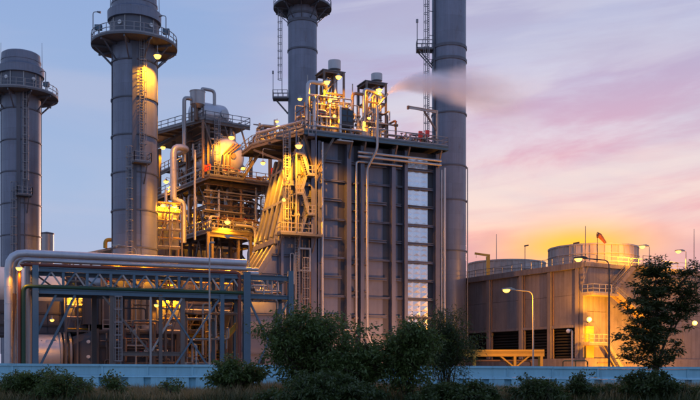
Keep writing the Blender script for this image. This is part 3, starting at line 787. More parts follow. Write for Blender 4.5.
# vent towers with silencers on the roof
def vent(pxa, pxb, py_top, py_can0, py_can1, pxc0, pxc1, label, y0=.8, dep=2.6):
    xa, xb = H.X(pxa, y0), H.X(pxb, y0); zt = H.Z((pxa + pxb) / 2, py_top, y0 + 1)
    o_ = H.world((xa, y0, ZD)); t = thing('vent_silencer', label, 'silencer', o_, H.a, 'steam vents on the boiler roof')
    L_ = xb - xa; h = zt - ZD
    for x in (0.12, L_ - .12):
        for y in (.1, dep): MB().ibeam((x, y, 0), (x, y, h), .24, .24, .05, up=(0, 1, 0)).build('post', 'steel', t)
    lv = [h * .33, h * .66, h - .15]
    for z in lv:
        for y in (.1, dep): MB().ibeam((0, y, z), (L_, y, z), .16, .22).build('beam', 'steel', t)
        for x in (.12, L_ - .12): MB().ibeam((x, .1, z), (x, dep, z), .16, .22).build('beam', 'steel', t)
    for k in range(2):
        za, zb = lv[k], lv[k + 1]
        MB().beam((.1, .1, za), (L_ - .1, .1, zb), .11).build('brace', 'steel', t)
    MB().box(-.1, L_ + .1, 0, dep + .1, h, h + .12).build('top_plate', 'deck', t)
    cx = H.X((pxc0 + pxc1) / 2, y0 + dep / 2) - xa; rr = (pxc1 - pxc0) / 2 * H.depth(xa, y0) / FPX
    hc = (py_can1 - py_can0) * H.depth(xa, y0) / FPX
    zc = h + .12
    MB().lathe([(rr * .5, zc), (rr * .55, zc + .35), (rr, zc + .5), (rr, zc + .5 + hc), (rr * .93, zc + .5 + hc), (rr * .9, zc + hc)], 22, 'z', (cx, dep / 2, 0)).lathe([(rr * .9, zc + hc), (.001, zc + hc - .1)], 22, 'z', (cx, dep / 2, 0)).build('silencer', 'clad_dull', t)
    rr_ = random.Random(int(pxa))
    for k in range(8):
        x, y = L_ * (.1 + .11 * k), rr_.uniform(.4, dep - .3)
        pipe('pipe', [(x, y, 0), (x, y, rr_.uniform(h * .5, h * .95)), (cx, dep / 2, h + .1)], rr_.uniform(.1, .2), rr_.choice(('clad_dull', 'pipe_brown', 'clad')), t)
        valve((x, y, h * rr_.uniform(.3, .6)), t, .32)
    return t, xa, h, L_
v1, xv1, hv1, lv1 = vent(323.5, 345, 74, 62, 71, 328, 341, 'larger boiler roof steam vent with squat silencer can and two lamps')
v2, xv2, hv2, lv2 = vent(366, 387, 85, 75, 82, 371, 382.5, 'smaller boiler roof steam vent that is blowing off the steam plume')
# swan-neck headers beside the vents
for (px0, pxv, py, r_, m_) in ((308, 326, 81.5, .26, 'clad'), (352.5, 366, 93, .2, 'pipe_brown'), (364, 384, 88.5, .22, 'clad_dull')):
    a_, b_ = H.at(px0, py, .4), H.at(pxv, py, .4); b_.z = a_.z
    pipe('swan_neck_pipe', [(a_.x, .4, ZD), (a_.x, .4, a_.z), (b_.x, .4, b_.z - (.5 if py < 90 and px0 > 360 else 0)), (b_.x + .3, 1.3, b_.z - .6)], r_, m_, hb, rb=.6, n=12)
a_ = H.at(386, 96, .6); pipe('vent_outlet', [(a_.x - 1.2, .9, a_.z - 1.6), (a_.x - .15, .6, a_.z - .15), (a_.x + .25, .55, a_.z + .3)], .14, 'clad_dull', hb)
STEAM = H.world((a_.x + .2, .55, a_.z + .3))
for px, py0 in ((307.5, 75), (352.5, 84), (357, 95)):
    p = H.at(px, py0, .5); MB().tube([(p.x, .5, ZD), (p.x, .5, p.z)], .07, 6).build('vent_pipe', 'steel_pale', hb)
# jib crane on the roof, far end
p = H.at(437, 140, .8); jz = H.at(437, 112, .8).z
jc = thing('jib_crane', 'small grey jib crane on the boiler roof beside the tallest stack', 'crane', H.world((p.x, .8, ZD)), H.a)
e = H.at(408, 108, .8); mb = MB(); mb.tube([(0, 0, 0), (0, 0, jz - ZD + .2)], .17, 8); mb.build('mast', 'steel_pale', jc)
mb = MB(); mb.ibeam((0, 0, jz - ZD), (e.x - p.x, 0, jz - ZD + .15), .22, .34); mb.build('boom', 'clad_dull', jc)
mb = MB(); mb.beam((0, 0, jz - ZD - 2.6), ((e.x - p.x) * .45, 0, jz - ZD - .1), .2); mb.build('strut', 'steel', jc)
mb = MB(); mb.box((e.x - p.x) - .1, (e.x - p.x) + .12, -.15, .15, jz - ZD - .15, jz - ZD + .3); mb.build('end_stop', 'pipe_brown', jc)

# linking stair from the roof platform down to the steel structure
S = Fr(208, 125, 34)
bt, tp = W(240, 182, 127), W(262.5, 147, 119)
ls = thing('stairway', 'open steel stair climbing from the drum platform to the boiler roof', 'stair', bt)
stair('stringers', (0, 0, 0), tp - bt, 1.3, ls, side=(.4, -.9, 0), n=16)

# ================================================================== STEEL STRUCTURE WITH DRUMS
ss = thing('steel_structure', 'tall brown steel frame carrying steam drums, between stack and boiler', 'structure', S.loc, S.a)
P1 = S.Z(208, 178, 0)                      # drum platform
P2 = S.Z(200, 119, 0)                      # upper roof
P0 = S.Z(208, 233, 0)                      # lower platform
XS = S.X(272, 0)
gx, gy = [0.0, XS * .34, XS * .97], [0.0, 6.0, 12.0, 17.5]
for x in gx:
    for y in gy:
        top = P2 if (x < XS and y < 13) or x == 0 else P1
        MB().ibeam((x, y, 0), (x, y, top - .4), .42, .42, .08, up=(0, 1, 0)).build('column', 'steel', ss)
levels = [6.2, 12.6, P0 - .5, (P0 + P1) / 2, P1 - .5]
for z in levels:
    for y in gy[:3]: MB().ibeam((gx[0], y, z), (gx[-1], y, z), .25, .45).build('beam', 'steel', ss)
    for x in gx: MB().ibeam((x, gy[0], z), (x, gy[-1], z), .25, .45).build('beam', 'steel', ss)
for k in range(len(levels) - 1):
    z0, z1 = levels[k], levels[k + 1]
    for (xa_, xb_) in ((gx[0], gx[1]), (gx[1], gx[2])):
        if (k + (xa_ > 0)) % 2 == 0: MB().beam((xa_, 0, z0), (xb_, 0, z1), .18).build('brace', 'steel', ss); MB().beam((xb_, .1, z0), (xa_, .1, z1), .18).build('brace', 'steel', ss)
        else: MB().beam((xa_, 0, z0), ((xa_ + xb_) / 2, 0, z1), .18).build('brace', 'steel', ss); MB().beam((xb_, 0, z0), ((xa_ + xb_) / 2, 0, z1), .18).build('brace', 'steel', ss)
    for (ya, yb_) in ((0, 6), (6, 12), (12, 17.5)):
        MB().beam((0, ya, z0), (0, (ya + yb_) / 2, z1), .17).build('brace', 'steel', ss); MB().beam((0, yb_, z0), (0, (ya + yb_) / 2, z1), .17).build('brace', 'steel', ss)
def deck(x0, x1, y0, y1, z, th=.14, rail=True, nm='platform', open_=(), em='steel'):
    d_ = MB().box(x0, x1, y0, y1, z - th, z).build(nm, 'deck', ss)
    mb = MB(); mb.ibeam((x0, y0, z - th - .2), (x1, y0, z - th - .2), .2, .4).ibeam((x0, y0, z - th - .2), (x0, y1, z - th - .2), .2, .4); mb.build('edge_beam', em, d_)
    if rail:
        pts = [(x0, y1, z), (x0, y0, z), (x1, y0, z), (x1, y1, z)]
        railing(pts, d_, 1.15, .04, 1.5)
    return d_
deck(-.8, XS + .6, -2.2, 18.0, P1)
deck(-.6, XS * .62, -.5, 17.6, P2)
deck(-1.5, XS * .8, -4.4, 10, P0)
deck(0, XS * .5, 2, 17, (P1 + P2) / 2, rail=True)
for x in (-1.4, 2.5, XS * .8 - .1): MB().ibeam((x, -4.3, 0), (x, -4.3, P0 - .5), .32, .32, .06, up=(0, 1, 0)).build('column', 'steel', ss)
MB().ibeam((S.X(208, -4.4), -4.6, P0 - .9), (S.X(251, -4.4), -4.6, P0 - .9), .3, .6).build('beam', 'steel', ss)
for px in (208, 250.5): MB().ibeam((S.X(px, -4.6), -4.62, 0), (S.X(px, -4.6), -4.62, P0 - .6), .38, .38, .07, up=(0, 1, 0)).build('column', 'steel', ss)
for x in (XS * .05, XS * .35, XS * .6): MB().beam((x, -.4, P2 - 4), (x - 1.2, -.4, P2 - .4), .18).build('brace', 'steel', ss)
# cantilever eave of the roof toward the big stack
a_ = S.local(W(157, 128, 133)); 
mb = MB(); mb.slab([(-.7, -.4), (-.7, 17.0), (-4.2, 17.0), (-4.2, 12.0)], P2 + .05, P2 + .3); mb.build('eave', 'steel_pale', ss)
rs = random.Random(21)
railing([(-.75, -.3, P2 + .3), (-4.1, 11.9, P2 + .3), (-4.1, 16.9, P2 + .3)], ss, 1.1, .04, 1.6)
for k in range(6): MB().ibeam((-.7 - .55 * k, .6 + 2.0 * k, P2 - .12), (.0, .6 + 2.0 * k, P2 - .12), .16, .26).build('joist', 'steel', ss)
MB().ibeam((-.7, -.4, P2 - .2), (-4.2, 12.0, P2 - .2), .2, .36).build('edge_beam', 'steel', ss)
ladder(.9, -.75, P1, P2 + .2, (0, -1), ss, True, 'rail_steel', .55, r=.04); ladder(XS * .8, -1.2, P0, P1, (0, -1), ss, True, 'rail_steel', .55, r=.04)
for k, (xa_, xb_) in enumerate(((-1.2, 3.0), (3.0, XS * .75))):
    for z in (P0 + 2.8, P0 + 5.4): MB().ibeam((xa_, -.9, z), (xb_, -.9, z), .14, .2).build('pipe_support', 'steel', ss)
for k in range(7): pipe('pipe', [(-1.0, -1.0 - .05 * (k % 3), P0 + 1.2 + .9 * k), (XS * (.35 + .09 * k), -1.0 - .05 * (k % 3), P0 + 1.2 + .9 * k), (XS * (.35 + .09 * k), -.3, P0 + 1.2 + .9 * k), (XS * (.35 + .09 * k), -.3, P0 + .1)], .07 + .02 * (k % 3), ('pipe_brown', 'clad_dull', 'steel_pale')[k % 3], ss)
# pipework inside the frame
clutter(ss, .4, XS - .4, -.2, 5.0, .2, P0 - .6, 26, rs, .08, .26, ('pipe_brown', 'clad_dull', 'steel_pale'), .3, True)
clutter(ss, -.4, XS - .4, -.4, 8.0, P0, P1 - .7, 46, rs, .07, .22, ('pipe_brown', 'clad_dull', 'clad', 'steel_pale'), .5, True)
clutter(ss, -.4, XS * .48, -.3, 12.0, P1, P2 - .5, 48, rs, .06, .2, ('pipe_brown', 'clad_dull', 'steel_pale', 'steel'), .5)
clutter(ss, -1.0, XS * .7, -4.0, -.5, P0 + .02, P0 + 2.2, 16, rs, .06, .16, ('pipe_brown', 'clad_dull', 'steel_pale'), .7)
clutter(ss, XS * .5, XS, -.6, 1.0, P1, P1 + 1.4, 12, rs, .05, .1, ('pipe_brown', 'clad_dull'), .8)
clutter(ss, -.3, XS * .55, .5, 12.0, P2, P2 + 1.3, 14, rs, .06, .13, ('pipe_brown', 'clad_dull'), .6)
# the big lagged pipe on the left of the frame
yq = -1.6
pp = [S.at(188, 148.5, yq), S.at(173.5, 148.5, yq), S.at(173.5, 201, yq), S.at(183, 201, yq), S.at(183, 243, yq)]
for i in (1, 3): pp[i].z = pp[i - 1 if i == 1 else i - 1].z
pipe('lagged_pipe', [(pp[0].x, yq + 3, pp[0].z)] + pp, .44, 'clad', ss, rb=1.0, n=16, flanges=True)
for (px, py0, py1, r_) in ((166, 190, 245, .2), (178, 205, 260, .18), (195, 150, 240, .16), (203, 120, 178, .2), (219, 190, 240, .18), (241, 190, 245, .2), (256, 188, 250, .16)):
    p, q_ = S.at(px, py0, -.9), S.at(px, py1, -.9); pipe('pipe', [p, q_], r_, rs.choice(('clad_dull', 'pipe_brown', 'clad')), ss)
# loop pipe on the lower platform
p, q_ = S.at(232, 226, -4.0), S.at(252, 262, -4.0)
pipe('pipe', [(p.x, -4.9, p.z), (q_.x, -4.9, p.z), (q_.x, -4.9, q_.z)], .2, 'clad_dull', ss, rb=.9, n=12)
# red boxes on the platform
for (px, py) in ((205.5, 168), (209, 167), (273, 171), (277, 171)):
    p = S.at(px, py, -.9); mb = MB(); mb.box(p.x - .22, p.x + .22, p.y - .15, p.y + .15, p.z - .5, p.z + .4); mb.build('hose_box', 'fire_red', ss)

# big drum with dished head facing the viewer
c = S.at(228, 156, -.4)
dr = thing('steam_drum', 'large shiny horizontal drum whose round end glows yellow from a lamp', 'drum', S.world((c.x, -.4, P1)), S.a)
zc, rd = c.z - P1, 2.5
MB().lathe([(rd, 0), (rd, 13)], 40, 'y', (0, 0, zc)).build('shell', 'clad', dr)
hd = MB().dome(rd, .8, 40, 8, 'y', (0, 0, zc), -1).build('dished_end', 'clad', dr)
MB().lathe([(rd, .1), (rd + .06, .1), (rd + .06, .3), (rd, .3)], 40, 'y', (0, 0, zc)).build('band', 'steel_pale', dr)
MB().lathe([(.001, -.95), (.42, -.95), (.42, -.6)], 16, 'y', (.35, 0, zc - .1)).build('manhole', 'steel', dr)
for y in (1.2, 8): MB().box(-1.8, 1.8, y, y + .4, 0, zc - rd * .6).build('saddle', 'steel', dr)
for k, dx_ in enumerate((-1.15, -.62, -.1)):
    pipe('drain_pipe', [(dx_ - .1, -1.1, 0), (dx_ - .1, -1.1, zc - .1 + .1 * k), (dx_ + 1.6, -1.1, zc + 1.55), (dx_ + 1.6, -.2, zc + 1.6)], .11, 'pipe_brown', dr, rb=.25)
clutter(dr, -1.8, 2.0, -1.5, -1.0, 0, 1.6, 8, rs, .05, .09, ('steel_pale', 'pipe_brown'), 1.0)

# upper drum on the roof, end to the right
c = S.at(214, 117, 3.0)
ud = thing('deaerator_drum', 'pale domed drum on the frame\'s roof beside a silencer can', 'drum', S.world((c.x, 3.0, P2)), S.a)
zc, rd = c.z - P2, 1.75
x0, x1_ = S.X(196, 3) - c.x, S.X(221, 3) - c.x
MB().lathe([(rd, x0), (rd, x1_)], 36, 'x', (0, 0, zc)).dome(rd, 1.0, 36, 8, 'x', (x1_, 0, zc), 1).dome(rd, 1.0, 36, 8, 'x', (x0, 0, zc), -1).build('shell', 'clad', ud)
MB().lathe([(.62, -1.75), (.62, -2.0), (.001, -2.05)], 18, 'y', (S.X(219, 3) - c.x, 0, zc + .1)).build('manhole', 'clad_dull', ud)
for x in (x0 + .6, x1_ - .6): MB().box(x, x + .3, -1.2, 1.2, 0, zc - rd * .6).build('saddle', 'steel', ud)
pipe('vent_pipe', [(-.4, -1.0, zc + 1.2), (-.4, -1.0, zc + 3.4), (-2.3, -1.0, zc + 3.4), (-2.3, -1, zc + 3.0)], .24, 'clad_dull', ud, rb=.6)
# silencer can on legs
p = S.at(197.5, 105, 1.0); top = S.at(197.5, 91.5, 1.0).z
sn = thing('silencer', 'grey silencer can standing on legs above the drum roof', 'silencer', S.world((p.x, 1.0, P2)), S.a)
hz = p.z - P2
MB().lathe([(.5, hz - .5), (1.02, hz), (1.05, top - P2 - .1), (1.1, top - P2 - .1), (1.1, top - P2), (.95, top - P2), (.95, top - P2 - .4), (.001, top - P2 - .4)], 28).build('can', 'clad_dull', sn)
for k in range(4):
    a = math.pi / 4 + k * math.pi / 2; MB().beam((.85 * math.cos(a), .85 * math.sin(a), 0), (.85 * math.cos(a), .85 * math.sin(a), hz), .16).build('leg', 'steel', sn)
pipe('inlet_pipe', [(-.2, 0, 0), (-.2, 0, hz)], .3, 'pipe_brown', sn)
pipe('bypass_pipe', [(-2.0, 0, -6), (-2.0, 0, hz + .7), (-.9, 0, hz + .7)], .28, 'steel_pale', sn, rb=.7, n=12)
# lit casing of the unit behind the frame
bc = thing('rear_casing', 'panelled casing glowing yellow behind the brown steel frame', 'casing', S.world((-1.5, 14.0, 0)), S.a)
MB().box(-2.0, XS + 4, .3, 6, 0, P1 - 2).build('wall', 'casing_dark', bc)
for i in range(5):
    for k in range(8):
        x0_, z0_ = -1.9 + i * 3.1, .5 + k * 3.1
        MB().box(x0_, x0_ + 3.0, .18, .28, z0_, z0_ + 3.0).build('panel', 'casing', bc)
for k in range(9): MB().ibeam((-1.9, .05, .4 + 3.1 * k), (XS + 4, .05, .4 + 3.1 * k), .25, .3).build('buckstay', 'casing', bc)

# ================================================================== PIPE RACK
K = Fr(35.5, 85, 21)
pr = thing('pipe_rack', 'blue steel pipe rack carrying pale lagged pipes along the plant front', 'pipe rack', K.loc, K.a)
rk = random.Random(3)
ZT = K.Z(36, 269, 0); ZL = K.Z(36, 291, 0)
def KX(px, c=0): return K.X(px, c)
DEP = 4.2
posts = [(35.5, .55, ZT + .35), (160.5, .34, ZL), (222, .42, ZT + .1), (246.5, .72, ZT + .5), (290.5, .55, ZT + .6)]
for px, w_, zt in posts:
    for y in (0, DEP): MB().ibeam((KX(px), y, 0), (KX(px), y, zt if px < 280 else K.Z(290, 271, 0)), w_, w_ * .85, .08, up=(0, 1, 0)).build('post', 'steel_blue' if px != 160.5 else 'steel', pr)
    if px != 160.5:
        for z in (ZT, ZL): MB().ibeam((KX(px), 0, z), (KX(px), DEP, z), .28, .4).build('cross_beam', 'steel_blue', pr)
for px in (98, 127): MB().beam((KX(px), DEP, 0), (KX(px), DEP, ZL), .5, .5).build('post', 'steel_dark', pr)
xA, xB, xC = KX(35.5), KX(246.5), KX(290.5)
for y in (0, DEP):
    MB().ibeam((xA + .3, y, ZT), (xB - .3, y, ZT), .3, .42).build('chord', 'steel_blue', pr)
    MB().ibeam((xA + .3, y, ZL), (xB - .3, y, ZL), .34, .46).build('chord', 'steel_blue', pr)
    MB().ibeam((xB + .38, y, K.Z(268, 278, 0)), (xC - .3, y, K.Z(268, 278, 0)), .32, .5).build('chord', 'steel_blue', pr)
    MB().ibeam((xB + .38, y, K.Z(268, 297, 0)), (xC - .3, y, K.Z(268, 297, 0)), .3, .42).build('chord', 'steel_blue', pr)
# truss between the chords
nb = 9
for i in range(nb):
    x0, x1 = xA + .3 + (xB - xA - .6) * i / nb, xA + .3 + (xB - xA - .6) * (i + 1) / nb
    if i: MB().beam((x0, 0, ZL + .25), (x0, 0, ZT - .22), .24).build('hanger', 'steel_blue', pr)
    xm = (x0 + x1) / 2
    MB().beam((x0, .0, ZL + .25), (xm, .0, ZT - .22), .15).build('brace', 'steel_blue', pr); MB().beam((x1, .0, ZL + .25), (xm, .0, ZT - .22), .15).build('brace', 'steel_pale', pr)
    MB().beam((x0, DEP, ZT - .22), (x1, DEP, ZL + .25), .16).build('brace', 'steel', pr)
# sway braces below
def xbrace(pa, pb, y=0, z0=.4, z1=None, m='steel_blue', th=.2):
    z1 = ZL - .3 if z1 is None else z1
    MB().beam((KX(pa), y, z0), (KX(pb), y, z1), th).build('brace', m, pr); MB().beam((KX(pa), y + .12, z1), (KX(pb), y + .12, z0), th).build('brace', m, pr)
MB().beam((KX(38), 0, .5 + 1.2), (KX(75), 0, ZL - .3), .22).build('brace', 'steel_blue', pr)
MB().beam((KX(36), .1, 5.0), (KX(56), .1, ZL - .3), .2).build('brace', 'steel_blue', pr)
xbrace(163, 219, th=.17); xbrace(249, 288, z1=K.Z(268, 297, 0) - .3, th=.2); xbrace(225, 244, y=DEP, m='steel_dark')
MB().beam((KX(103), .1, ZL - .3), (KX(149), .1, 3.6), .18).build('brace', 'steel', pr); MB().beam((KX(152), .1, 3.6), (KX(182), .1, ZL - .3), .18).build('brace', 'steel_pale', pr)
MB().ibeam((KX(118), .2, 3.3), (KX(184), .2, 3.3), .25, .4).build('chord', 'steel', pr)
MB().ibeam((KX(108), .2, .9), (KX(246), .2, .9), .25, .3).build('chord', 'steel', pr)
MB().beam((KX(150.5), .0, .2), (KX(150.5), .0, ZL - .2), .2).build('post', 'steel_pale', pr)
MB().beam((KX(183), .3, .2), (KX(183), .3, ZL - .2), .42).build('post', 'steel', pr)
MB().beam((KX(113), .3, .2), (KX(113), .3, ZL - .2), .6).build('post', 'steel', pr)
# pipes on top: each turns down at the left end
def riser(pxl, pyt, y, r_, m_, pxr=247, rb=1.1, nm='pipe', zend=0.0, fl=False):
    xl_ = KX(pxl, y); z = K.Z(36, pyt, y)
    pipe(nm, [(xl_, y, zend), (xl_, y, z), (KX(pxr, y), y, z)], r_, m_, pr, rb=rb, n=16 if r_ > .2 else 10, flanges=fl)
riser(8.5, 253.8, .9, .37, 'clad', 246, 1.5, 'lagged_pipe', fl=True)
riser(19, 260.5, .3, .17, 'clad_dull', 258, .7)
riser(19.5, 264.8, .0, .17, 'pipe_red', 217, .5)
riser(13.5, 259.5, 2.4, .3, 'clad_dull', 246, 1.0)
riser(28, 255, 3.3, .34, 'clad_dull', 244, 1.0)
x_ = KX(239.5, .0); pipe('pipe', [(KX(217), 0, K.Z(36, 264.8, 0)), (x_, 0, K.Z(36, 264.8, 0)), (x_, 0, 0)], .2, 'pipe_red', pr, rb=.5, n=12)
xg = KX(23.5, -.1); zg = K.Z(36, 286.5, -.1); pipe('pipe', [(xg, -.1, 0), (xg, -.1, zg), (KX(244, -.1), -.1, zg)], .2, 'pipe_green', pr, rb=.5, n=12)
pipe('pipe', [(KX(8, -.1), 2.2, 0), (KX(14.5, 1.6), 1.6, 9)], .22, 'pipe_brown', pr)
for k in range(5):
    y = .6 + .7 * k; pipe('pipe', [(xA - .5, y, ZL + .4), (xB + 3, y, ZL + .4)], rk.uniform(.08, .16), rk.choice(('clad_dull', 'pipe_brown', 'steel')), pr)
pipe('lagged_pipe', [(KX(247, 1.6), 1.6, ZT + .55), (KX(258, 1.6), 1.6, ZT + .55)], .3, 'clad', pr)
clutter(pr, KX(250), KX(287), .5, 3.6, ZL - 1, ZT + .3, 14, rk, .06, .14, ('clad_dull', 'pipe_brown', 'steel_pale'), .3, True)
clutter(pr, KX(185), KX(244), .8, 3.8, .3, ZL - .4, 16, rk, .07, .16, ('pipe_brown', 'steel', 'steel_pale'), .4, True)
clutter(pr, KX(115), KX(180), 1.2, 3.8, .3, ZL - .4, 10, rk, .07, .14, ('steel_dark', 'steel', 'pipe_brown'), .4, True)
ladder(KX(118), .2, .4, ZL, (0, -1), pr, True, 'rail_steel', .6)
# yellow shelter pipe crossing
pipe('pipe', [(KX(222, 3), 3.0, 4.6), (KX(238, 3), 3.0, 6.6)], .28, 'yellow_paint', pr)

# ================================================================== TURBINE GROUP BEHIND THE RACK (same axis as the boiler)
gt = thing('turbine_exhaust', 'shiny ringed exhaust cylinder of the gas turbine behind the pipe rack', 'turbine', H.world((H.X(50, 2), 2, 0)), H.a)
xo = H.X(50, 2)
def GX(px, c=2): return H.X(px, c) - xo
zc = 3.35; rc = 2.45
MB().lathe([(rc, GX(22)), (rc, GX(60))], 40, 'x', (0, 2.4, zc)).build('shell', 'clad', gt)
for px in (60, 64.5, 69.5): MB().lathe([(rc, GX(px)), (rc + .28, GX(px) + .05), (rc + .28, GX(px) + .28), (rc, GX(px) + .35)], 40, 'x', (0, 2.4, zc)).build('ring', 'steel_pale', gt)
MB().lathe([(rc - .12, GX(60)), (rc - .12, GX(73))], 40, 'x', (0, 2.4, zc)).build('expansion_joint', 'steel', gt)
for px in (34, 54): MB().box(GX(px), GX(px) + .4, .8, 4, 0, 1.6).build('saddle', 'steel', gt)
df = thing('diffuser_duct', 'dark flared duct box between the ringed cylinder and the thick stack', 'duct', H.world((H.X(73, 2), 2, 0)), H.a)
xo2 = H.X(73, 2)
x1_, x2_ = H.X(92, 2) - xo2, H.X(178, 2) - xo2
mb = MB(); n8 = [(0, 1.0, 1.2), (0, 3.8, 1.2), (0, 4.6, 2.2), (0, 4.6, 4.6), (0, 3.8, 5.5), (0, 1.0, 5.5), (0, .2, 4.6), (0, .2, 2.2)]
n8b = [(x1_, -.8, .9), (x1_, 5.5, .9), (x1_, 6.5, 1.6), (x1_, 6.5, 5.4), (x1_, 5.5, 6.2), (x1_, -.8, 6.2), (x1_, -1.2, 5.6), (x1_, -1.2, 1.4)]
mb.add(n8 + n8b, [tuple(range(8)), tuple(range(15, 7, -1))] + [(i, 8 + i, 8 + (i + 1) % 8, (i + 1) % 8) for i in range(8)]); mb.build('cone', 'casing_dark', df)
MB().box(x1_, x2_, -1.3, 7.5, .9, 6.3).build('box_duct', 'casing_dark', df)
for k in range(7):
    x = x1_ + .4 + (x2_ - x1_ - .8) * k / 6; MB().ibeam((x, -1.45, .8), (x, -1.45, 6.4), .3, .3, .06, up=(0, 1, 0)).build('rib', 'steel_dark', df)
for z in (1.8, 3.2, 4.9): MB().lathe([(.001, -1.62), (.2, -1.6), (.2, -1.2)], 12, 'y', (x1_ - .6, 0, z)).build('port', 'white_paint', df)
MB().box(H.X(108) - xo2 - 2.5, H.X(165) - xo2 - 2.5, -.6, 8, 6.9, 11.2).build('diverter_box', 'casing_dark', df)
for k in range(5):
    x = H.X(106) - xo2 - 2.3 + 1.8 * k; MB().ibeam((x, -.75, 6.9), (x, -.75, 11.2), .24, .28, .05, up=(0, 1, 0)).build('rib', 'steel_dark', df)
MB().lathe([(2.95, 10.9), (2.75, 13.5)], 36, 'z', tuple((H.local(st2.location) - Vector((xo2, 2, 0)))[:2]) + (0,)).build('transition_ring', 'casing_dark', df)
en = thing('turbine_enclosure', 'dark box enclosure under a pale domed housing behind the rack', 'enclosure', H.world((H.X(26, 4), 4, 0)), H.a)
xo3 = H.X(26, 4); xe = H.X(66, 4) - xo3
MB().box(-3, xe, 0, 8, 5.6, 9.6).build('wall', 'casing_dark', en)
for k in range(7): MB().box(-2.8 + k * 1.3, -2.75 + k * 1.3 + 1.1, -.08, 0, 5.9, 9.3).build('panel', 'casing_dark', en)
for z in (6.8, 8.2): MB().ibeam((-3, -.12, z), (xe, -.12, z), .15, .2).build('rib', 'steel_dark', en)
MB().lathe([(2.4, -3), (2.4, xe - .3)], 28, 'x', (0, 3, 11.2)).dome(2.4, .7, 28, 6, 'x', (xe - .3, 3, 11.2), 1).build('housing', 'white_paint', en)
for px in (28, 46, 63): MB().ibeam((H.X(px, 4) - xo3, -.3, 0), (H.X(px, 4) - xo3, -.3, 5.6), .35, .35, .06, up=(0, 1, 0)).build('leg', 'steel_dark', en)
# pipe gallery glowing behind the rack
pg = thing('pipe_gallery', 'yellow-lit tangle of pipes and shelves behind the middle of the rack', 'pipework', H.world((H.X(70, 9), 9, 0)), H.a)
xo4 = H.X(70, 9); rgp = random.Random(8)
xg1 = H.X(262, 9) - xo4
for z in (6.5, 9.0, 11.5, 14.2):
    MB().ibeam((-1, 0, z), (xg1, 0, z), .2, .3).build('beam', 'steel', pg); MB().box(-1, xg1, .2, 3.0, z - .1, z).build('shelf', 'deck', pg)
for k in range(11): MB().ibeam((-1 + (xg1 + 1) * k / 10, -.1, 0), (-1 + (xg1 + 1) * k / 10, -.1, 14.4), .26, .26, .05, up=(0, 1, 0)).build('post', 'steel', pg)
for k in range(5):
    x = -1 + (xg1 + 1) * k / 5; MB().beam((x, -.15, 6.5), (x + xg1 / 5, -.15, 14.2), .15).build('brace', 'steel', pg)
clutter(pg, -.8, xg1, .2, 2.8, .3, 14.0, 80, rgp, .06, .2, ('pipe_brown', 'clad_dull', 'yellow_paint', 'steel_pale'), .35, True)
MB().box(-1, xg1, 3.3, 3.5, 3, 14).build('back_wall', 'casing', pg)
for k in range(9): 
    x = -.6 + k * (xg1 / 9); MB().box(x, x + xg1 / 9 - .25, 3.18, 3.28, 3.2, 13.8).build('panel', 'casing', pg)
for z in (2.6, 4.4, 6.0): MB().ibeam((x1_, -1.45, z), (x2_, -1.45, z), .2, .22).build('rib', 'steel_dark', df)
rdf = random.Random(77)
clutter(df, x1_ + .5, x2_ - .5, -2.6, -1.7, .2, 6.4, 20, rdf, .05, .15, ('steel', 'pipe_brown', 'steel_pale', 'steel_dark'), .6, True)
railing([(x1_ + 1, -1.2, 6.32), (x2_ - 1, -1.2, 6.32)], df, 1.1, .035, 1.3)
clutter(en, -2.5, xe - .5, -1.4, -.4, .2, 5.4, 12, rdf, .05, .14, ('steel', 'pipe_brown', 'steel_pale'), .6, True)
# small lit pipe skids showing between the dark boxes
def skid(px0, px1, py0, py1, c, label, seed, power):
    a_, b_ = H.at(px0, py1, c), H.at(px1, py0, c); t = thing('pipe_skid', label, 'pipework', H.world((a_.x, c, 0)), H.a); rg_ = random.Random(seed)
    L_, z0, z1 = b_.x - a_.x, a_.z, b_.z
    MB().box(0, L_, 1.75, 1.85, z0, z1).build('back_plate', 'casing', t)
    for x in (0, L_ * .5, L_): MB().ibeam((x, 0, 0), (x, 0, z1), .18, .18, .04, up=(0, 1, 0)).build('post', 'steel', t)
    n_ = max(2, int((z1 - z0) / 1.1))
    for k in range(n_ + 1):
        z = z0 + (z1 - z0) * k / n_; MB().ibeam((0, .02, z), (L_, .02, z), .14, .16).build('rail', 'steel', t)
        pipe('pipe', [(0, .9 + .1 * (k % 2), z + .3), (L_, .9 + .1 * (k % 2), z + .3)], rg_.uniform(.08, .16), rg_.choice(('clad_dull', 'pipe_brown', 'yellow_paint')), t)
    for k in range(int(L_ * 2.2)):
        x = rg_.uniform(.1, L_ - .1); y = rg_.uniform(.3, 1.4); za_ = rg_.uniform(z0, z1 - .8); zb_ = rg_.uniform(za_ + .5, z1)
        pipe('pipe', [(x, y, za_), (x, y, zb_), (min(L_, x + rg_.uniform(.3, 1.2)), y, zb_)], rg_.uniform(.06, .13), rg_.choice(('clad_dull', 'pipe_brown', 'yellow_paint', 'steel_pale')), t, n=7)
        if k % 3 == 0: valve((x, y, (za_ + zb_) / 2), t, .24)
    for k in range(2): MB().beam((L_ * .5 * k, -.05, z0), (L_ * .5 * (k + 1), -.05, z1), .1).build('brace', 'steel', t)
    for k, fx in enumerate((.28, .75)): lampsrc((L_ * fx, .7, z1 - .4), power, t)
    for fx in (.28, .75): MB().box(L_ * fx - .3, L_ * fx + .3, .55, .7, z1 - .3, z1 - .12).build('assumed_strip_lamp', 'sodium_glow', t)  # strip lamps assumed, put in to light the skid yellow
skid(66, 89, 296, 331, 1.6, 'yellow-lit pipe skid just right of the dark box enclosure', 51, 260)
skid(103, 160, 269, 292, 1.2, 'yellow-lit pipe skid seen through the rack truss at the thick stack', 52, 650)
skid(160, 184, 297, 333, -2.4, 'yellow-lit pipe skid right of the small orange lamp', 53, 420)
